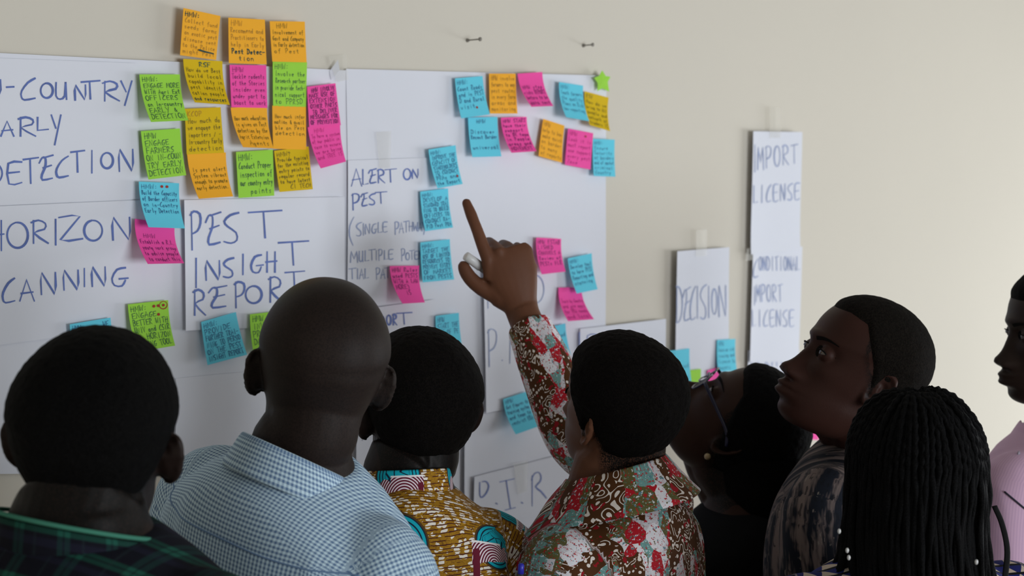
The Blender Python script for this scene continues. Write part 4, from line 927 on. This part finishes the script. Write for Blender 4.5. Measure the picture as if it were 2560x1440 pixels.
# 5 woman with glasses
p5 = person('glasses', 'woman in black top and blue framed glasses tilting her head back',
   (P(1824, 1078, 2.58), cv(-.50, .80, .15), cv(.80, .50, -.25)), (P(1850, 1275, 2.58), cv(-.5, 0, .85), cv(0, 1, 0)), S5, ('full', .008, H1), (M_blk, 'black_top'),
   None, headscale=1.04, flare=.3, neckr=(.050, .056), build=(.97, 1), lower=(.01, .01, .012), slope=-.06, shirtgrow=.010)
# 6 man in profile
p6 = person('profile', 'man in grey and navy tie dye shirt shown in profile, looking up left',
   (P(2130, 950, 2.25), cv(-.86, .40, -.16), cv(.40, .9, .02)), (P(2172, 1112, 2.32), cv(-.80, 0, .6), cv(0, 1, 0)), S6, ('recede', .0045, H6), (MT, 'shirt'),
   dict(mat=MT, rx=.066, ry=.068, h=.030, leaf=.044, z0=.010, drop=.03), flare=.45, neckr=(.055, .060), voxel=.0025, headscale=1.01, build=(1.06, 1))
# 7 braided woman
p7 = person('braids', 'woman with long black braids seen from behind in the right foreground',
   (P(2280, 1222, 1.86), cv(-.25, .05, 1), cv(0, 1, -.05)), (P(2275, 1412, 1.91), cv(-.2, 0, 1), cv(0, 1, 0)), S7, ('full', .005, H1), (MTR, 'blouse'),
   None, headscale=.92, flare=.2, build=(1.05, 1), voxel=.0035)
# 8 pink shirt man
p8 = person('pink', 'man in pale pink striped shirt cut off by the right edge of the frame',
   (P(2656, 858, 2.52), cv(-.97, -.05, -.05), cv(0, 1, 0)), (P(2650, 1095, 2.54), cv(-.70, 0, .7), cv(.05, 1, 0)), S8, ('short', .005, H1), (MPK, 'shirt'),
   dict(mat=MPK, rx=.070, ry=.072, h=.032, leaf=.044, z0=.010, drop=.02, gap=14), flare=.45, neckr=(.056, .064), voxel=.003, build=(1.15, 1), headscale=1.05)

# ---- glasses
def ring(c, ax, ay, rx, rz, n=28, p=3.2):
    out = []
    for k in range(n+1):
        t = 2*math.pi*k/n; ct, st = math.cos(t), math.sin(t)
        out.append(c+ax*rx*np.sign(ct)*abs(ct)**(2/p)+ay*rz*np.sign(st)*abs(st)**(2/p)-np.cross(ax, ay)*(-.012*(ct*.5)**2))
    return out
th = p5['th']; M_gf = plain('navy_glasses_frame', srgb(24, 30, 62), .25, .6); M_gs = plain('silver_blue_bridge', srgb(150, 158, 190), .3, .6)
M_lens = Mat('clear_lens', .05, .5).color((.85, .88, .9)); M_lens.b.inputs['Alpha'].default_value = .12; M_lens = M_lens.m
gl = bpy.data.objects.new('eyeglasses', None); COL.objects.link(gl); gl['label'] = 'navy framed eyeglasses worn by the woman tilting her head back'; gl['category'] = 'glasses'; g0 = th((0, .10, .02)); gl.location = g0
HX, HY, HZ = p5['H'][:, 0], p5['H'][:, 1], p5['H'][:, 2]
for s in (1, -1):
    c = th((s*.034, .100, .014)); pts = ring(c, HX, HZ, .027, .019)
    obj('rim', mesh('rim', *tube(np.array(pts)-g0, .0017, 8, ref=HY)), M_gf, gl)
    n = len(pts)-1; obj('lens', mesh('lens', [p-g0 for p in pts[:-1]]+[c-g0], [(i, (i+1) % n, n) for i in range(n)]), M_lens, gl)
    tp = catmull([th((s*.061, .099, .024)), th((s*.070, .092, .024)), th((s*.0755, .05, .020)), th((s*.077, .01, .014)), th((s*.078, -.012, .0))], 16)
    obj('temple_arm', mesh('temple_arm', *tube(tp-g0, .0014, 8, rb=.0032, ref=HX)), M_gf, gl)
obj('bridge', mesh('bridge', *tube(catmull([th((-.010, .101, .020)), th((0, .104, .024)), th((.010, .101, .020))], 8)-g0, .002, 8, ref=HY)), M_gs, gl)
M_gold = plain('dull_gold', (.45, .33, .18), .35, .6)
ec = th((-.079, -.010, -.036)); obj('earring', mesh('earring', *ball(ec-p5['rl'], .0058, 8)), M_gold, p5['root'])
# hair mass of the woman, gathered behind the head
bun = [th(q) for q in ((0, -.055, .035), (0, -.110, -.005), (0, -.155, -.045), (0, -.18, -.10))]
p5['put']('hair_bun', voxel_mesh([tube(catmull(bun, 14), np.interp(np.linspace(0, 1, 14), [0, .4, .75, 1], [.084, .082, .066, .03]), 24)], .006, 6), H1)

# ---- braids
th7 = p7['th']; hs7 = p7['hs']; M_br = hair_mat('black_braided_hair', (.0036, .0036, .0040), 500, .0015, .8)
br = random.Random(3); nb = 0
bp = bpy.data.objects.new('braided_hair', None); COL.objects.link(bp); bp.parent = p7['root']
Z0 = th7((0, 0, 0))
layers = [(0, 58, .99), (1, 60, 1.05), (2, 56, 1.11)]
HGg = head_grid(60, 72, face=False)
for ly, cnt, mul in layers:
    for k in range(cnt):
        az = math.radians(-132+264*(k+.5*(ly % 2))/(cnt-1))+br.uniform(-.02, .02)      # 0 = back of head
        dx, dy = math.sin(az), -math.cos(az)
        part = .018*br.uniform(-1, 1)
        pts = []
        R0x, R0y = .0800+.0035*ly, .0990+.0035*ly
        for t in np.linspace(.10+.05*ly, 1.50, 9):
            rr = math.sin(t); zz = math.cos(t)
            pts.append((dx*R0x*rr+part*(1-rr), -.008+dy*R0y*rr, .048+(.0885+.0035*ly)*zz))
        q = pts[-1]; bell = br.uniform(1.0, 1.18); wv = br.uniform(0, 6)
        for i, zz in enumerate(np.linspace(.015, -.58-br.uniform(0, .10), 11)):
            f = 1+(bell-1)*min(1, i/5)+.02*math.sin(i*.9+wv); pts.append((q[0]*f+.004*math.sin(i+wv), q[1]*f-min(.075, max(0, -zz-.09)*.7)*(1 if dy < .2 else -.6), zz))
        if dy > .25:                                                                   # keep the face clear
            pts = [(x*1.02, y, z) for x, y, z in pts]
        Q = catmull([th7(p) for p in pts], 120)
        # real braid silhouette: alternating lobes
        ph = br.uniform(0, 6); s_ = np.arange(120)*.9+ph; rad = .0040*(1+.24*np.sin(s_)); rb_ = .0038*(1+.22*np.sin(s_+1.9)); rad[-8:] *= np.linspace(1, .3, 8); rb_[-8:] *= np.linspace(1, .3, 8)
        V, F = tube(Q-p7['rl'], rad, 7, rb=rb_)
        o = obj('braid', mesh('braid', V, F), M_br, bp); nb += 1
# small beads and silver tag near the shoulders
for (px, py, Z) in ((2098, 1328, 1.62), (2118, 1376, 1.62), (2122, 1394, 1.62), (2441, 1405, 1.60)):
    c = P(px, py, Z); obj('hair_bead', mesh('hair_bead', *ball(c-p7['rl'], .0019, 8, (1, 1, 1.6))), plain('silver_bead', (.6, .6, .6), .3, .6), bp)

# ---- yoke seam of the gingham shirt, drawn onto the cloth
def drape(p, pts, r, mat, name, back=True):
    out = []
    for x, z in catmull(pts, 60):
        o = p['tt']((x, -.35, z)); d = p['T'][:, 1]
        h = p['bvh'].ray_cast(Vector(o-p['rl']), Vector(d))
        if h[0] is not None: out.append(np.array(h[0])+np.array(h[1])*r*.2)
    if len(out) > 3: obj(name, mesh(name, *tube(out, r, 6)), mat, p['root'])
drape(p2, [(-.155, -.062), (-.08, -.062), (0, -.060), (.08, -.062), (.16, -.062)], .0011, plain('seam_thread', srgb(110, 138, 172), .9), 'yoke_seam')
M_pc = plain('dark_green_seam', srgb(16, 46, 42), .9)
# green edge along the collar of the plaid shirt
ce = [p1['tt']((.077*math.sin(t), -.008+.075*math.cos(t), .006+.035-(.5+.5*math.cos(t))*.05)) for t in np.linspace(math.radians(26), math.radians(334), 60)]
obj('collar_edge', mesh('collar_edge', *tube(np.array(ce)-p1['rl'], .0022, 8)), M_green_edge, p1['root'])
# shirt button and pocket pen on the pink shirt
def cast(p, pts, lift=.0008):
    out = []
    for px, py in pts:
        d = nrm(ray(px, py)); h = p['bvh'].ray_cast(Vector(CAM-p['rl']), Vector(d))
        if h[0] is not None: out.append(np.array(h[0])-d*lift)
    return out
q = cast(p8, [(2511+i*6, 1229+i*5) for i in range(12)])
if len(q) > 3: obj('pocket_edge', mesh('pocket_edge', *tube(q, .0016, 6)), plain('dark_thread', (.03, .03, .05), .8), p8['root'])
q = cast(p8, [(2547, 1134)])
if q: obj('button', mesh('button', *ball(q[0], .0045, 8, (1, .5, 1))), plain('grey_button', (.25, .22, .27), .4, .5), p8['root'])
sp_ = [P(2486, 1265, 1.86), P(2505, 1310, 1.85), P(2518, 1375, 1.84), P(2512, 1450, 1.83), P(2500, 1560, 1.82)]
obj('bag_strap', mesh('bag_strap', *tube(catmull([v_-p7['rl'] for v_ in sp_], 24), .0020, 8, rb=.0050)), M_blk, p7['root'])
# ---- blue pen between the two print shirts
pa, pb = P(1303, 1408, 1.92), P(1300, 1470, 1.92); dd = nrm(pb-pa)
pn = bpy.data.objects.new('ballpoint_pen', None); COL.objects.link(pn); pn['label'] = 'pen with a blue cap standing between the ochre and red print shirts'; pn['category'] = 'pen'; pn.location = pa
obj('cap', mesh('cap', *tube([q-pa for q in (pa, pa+dd*.002, pa+dd*.014)], [.0022, .0042, .0044], 12)), plain('blue_plastic', srgb(40, 40, 170), .35, .5), pn)
obj('barrel', mesh('barrel', *tube([q-pa for q in (pa+dd*.014, pa+dd*.13, pa+dd*.14)], [.0040, .0040, .001], 12)), plain('smoky_plastic', (.05, .05, .07), .3, .5), pn)

# sheet of paper held low between the pointing man and the woman in black
def slab(name, label, cat, px, mat, th_=.0004):
    c = [P(*q) for q in px]; nn = nrm(np.cross(c[1]-c[0], c[2]-c[0]))*th_; V = c+[q+nn for q in c]; n = len(c); c0 = c[0]
    F = [tuple(range(n)), tuple(range(n, 2*n))[::-1]]+[(i, (i+1) % n, n+(i+1) % n, n+i) for i in range(n)]
    o = obj(name, mesh(name, [q-c0 for q in V], F, False), mat, None, label, cat); o.location = c0; return o
